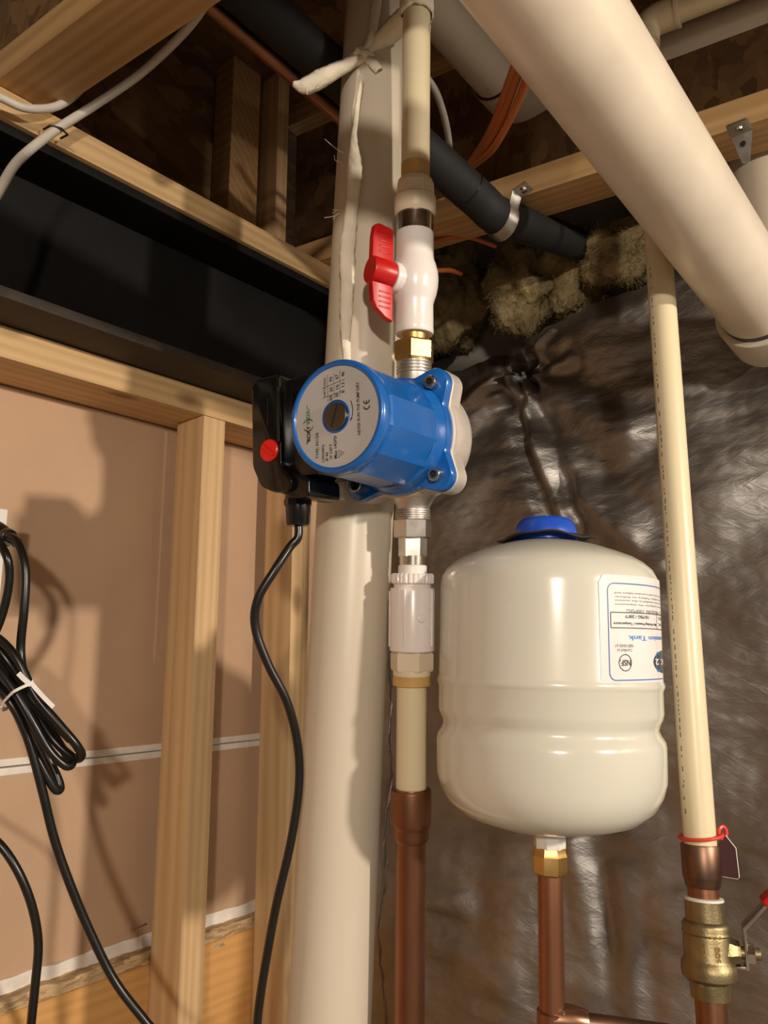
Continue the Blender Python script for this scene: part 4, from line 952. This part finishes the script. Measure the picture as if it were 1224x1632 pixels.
def stack_Y(px, py, gap=.0075):
    Y = .60
    while Y < .9:
        p = xz(px, py, Y); q = p - sa.a; q = q - sa.d * q.dot(sa.d)
        if q.length < .0401 + gap: return Y
        Y += .0005
    return .78
cloth('tail', ribbon([(590, 92, 0.727, 10, 10), (568, 98, 0.725, 16, 10), (540, 110, 0.723, 22, 0), (510, 125, 0.721, 27, -10), (485, 136, 0.721, 24, -15), (467, 133, 0.720, 8, -20)], .35, .10, 1))
cloth('tail', ribbon([(580, 92, 0.725, 8, 0), (594, 100, 0.723, 16, 15), (604, 112, 0.723, 14, 10)], .3, .1, 2))
cloth('hanging_strip', ribbon([(578, 92, 0.732, 9, 0), (577, 110, 0.737, 10, 10), (576, 135, stack_Y(576, 135), 9, 40), (571, 165, stack_Y(571, 165), 8, 20), (567, 195, stack_Y(567, 195), 8, 10), (564, 215, stack_Y(564, 215), 9, 0), (564, 240, stack_Y(564, 240), 17, 5), (565, 262, stack_Y(565, 262), 24, 0), (564, 290, stack_Y(564, 290), 22, -10), (562, 325, stack_Y(562, 325), 20, 10), (558, 358, stack_Y(558, 358), 22, 0), (554, 400, stack_Y(554, 400), 25, 5), (553, 450, stack_Y(553, 450), 22, -5), (552, 500, stack_Y(552, 500), 20, 0), (551, 535, stack_Y(551, 535), 15, 8), (553, 575, stack_Y(553, 575), 13, 0), (550, 640, stack_Y(550, 640), 13, 0), (545, 720, stack_Y(545, 720), 14, 0), (541, 770, stack_Y(541, 770), 18, 0), (540, 797, stack_Y(540, 797), 20, 5)], .22, .16, 3))
cloth('tie_strand', ribbon([(577, 88, 0.727, 10, 0), (590, 62, stack_Y(590, 62), 12, 20), (596, 35, stack_Y(596, 35), 14, 10), (601, 0, stack_Y(601, 0), 14, 0), (606, -40, stack_Y(606, -40), 14, 0)], .4, .1, 4))
cloth('tie_strand', ribbon([(582, 85, 0.727, 12, 0), (598, 72, 0.723, 20, 0), (615, 58, 0.716, 30, 0), (632, 42, 0.705, 34, 0), (645, 28, 0.685, 30, 0)], .3, .1, 5))
cloth('hanging_strip', ribbon([(572, 110, 0.730, 6, 0), (568, 150, stack_Y(568, 150), 5, 20), (563, 180, stack_Y(563, 180), 4, 0), (564, 205, stack_Y(564, 205), 4, 0)], .3, .3, 6))
# knot
kc = xz(578, 90, 0.730); vs, fs = [], []; n, m = 28, 18
for i in range(m + 1):
    th = PI * i / m
    for j in range(n):
        ph = 2 * PI * j / n; d = Vector((math.sin(th) * math.cos(ph), math.sin(th) * math.sin(ph), math.cos(th)))
        k = 1 + .30 * noise.noise(d * 2.2 + Vector((5, 0, 0))) + .14 * noise.noise(d * 6); vs.append(kc + Vector((d.x * .0135, d.y * .010, d.z * .0090)) * k)
for i in range(m):
    for j in range(n): fs.append((i * n + j, i * n + (j + 1) % n, (i + 1) * n + (j + 1) % n, (i + 1) * n + j))
mesh_obj('knot', vs, fs, 'cloth', ct, auto=80)
# wrap around the riser
vs, fs = [], []; n = 48; rws = [27, 24, 18, 10, 2, -8, -18, -24]
for r_, py in enumerate(rws):
    p = pa.row(py); b_r = (23.2 + (3.5 if 0 < r_ < 7 else 1.5)) * zc_of(p) / F
    for j in range(n):
        a = 2 * PI * j / n; k = 1 + .07 * noise.noise(Vector((math.cos(a) * 2.5, math.sin(a) * 2.5, r_ * .9))) + .05 * noise.noise(Vector((a * 4, r_ * .5, 3)))
        vs.append(p + Vector((math.cos(a), math.sin(a), 0)) * b_r * k + ZZ * .0022 * noise.noise(Vector((math.cos(a) * 2, math.sin(a) * 2, 8))))
for r_ in range(len(rws) - 1):
    for j in range(n): fs.append((r_ * n + j, r_ * n + (j + 1) % n, (r_ + 1) * n + (j + 1) % n, (r_ + 1) * n + j))
cloth('wrap', (vs, fs))
# loose threads
fr_ = []
for L in ([(553, 247, .745), (540, 240, .745), (527, 230, .745), (518, 222, .745)], [(553, 262, .745), (542, 258, .745), (534, 255, .745), (533, 247, .745)], [(552, 270, .745), (546, 264, .745), (543, 262, .745)], [(552, 340, .745), (543, 335, .745), (535, 336, .745), (530, 340, .745)],
          [(553, 342, .745), (542, 341, .745), (530, 345, .745), (517, 347, .745)], [(551, 338, .745), (538, 334, .745), (530, 335, .745)], [(545, 337, .745), (535, 343, .745), (531, 350, .745)], [(552, 285, .745), (549, 277, .745), (551, 268, .745)],
          [(575, 170, .745), (578, 176, .745), (577, 180, .745)], [(577, 93, 0.732), (582, 94, 0.730), (587, 93, 0.730)], [(490, 140, 0.720), (489, 146, 0.720), (490, 151, 0.720)], [(512, 128, 0.720), (508, 135, 0.720), (507, 140, 0.720)], [(566, 467, .745), (574, 470, .745), (581, 471, .745)], [(558, 100, 0.727), (557, 106, 0.727)], [(682, 36, 0.680), (686, 40, 0.680), (685, 50, 0.680)]):
    fr_.append(tube_geo(catmull([xz(*p) for p in L], 4), .00042, 5))
o = mesh_obj('loose_threads', *join(*fr_), 'cloth', ct); o['kind'] = 'stuff'
# gooey white seam of sealant on the right side of the stack is part of the stack
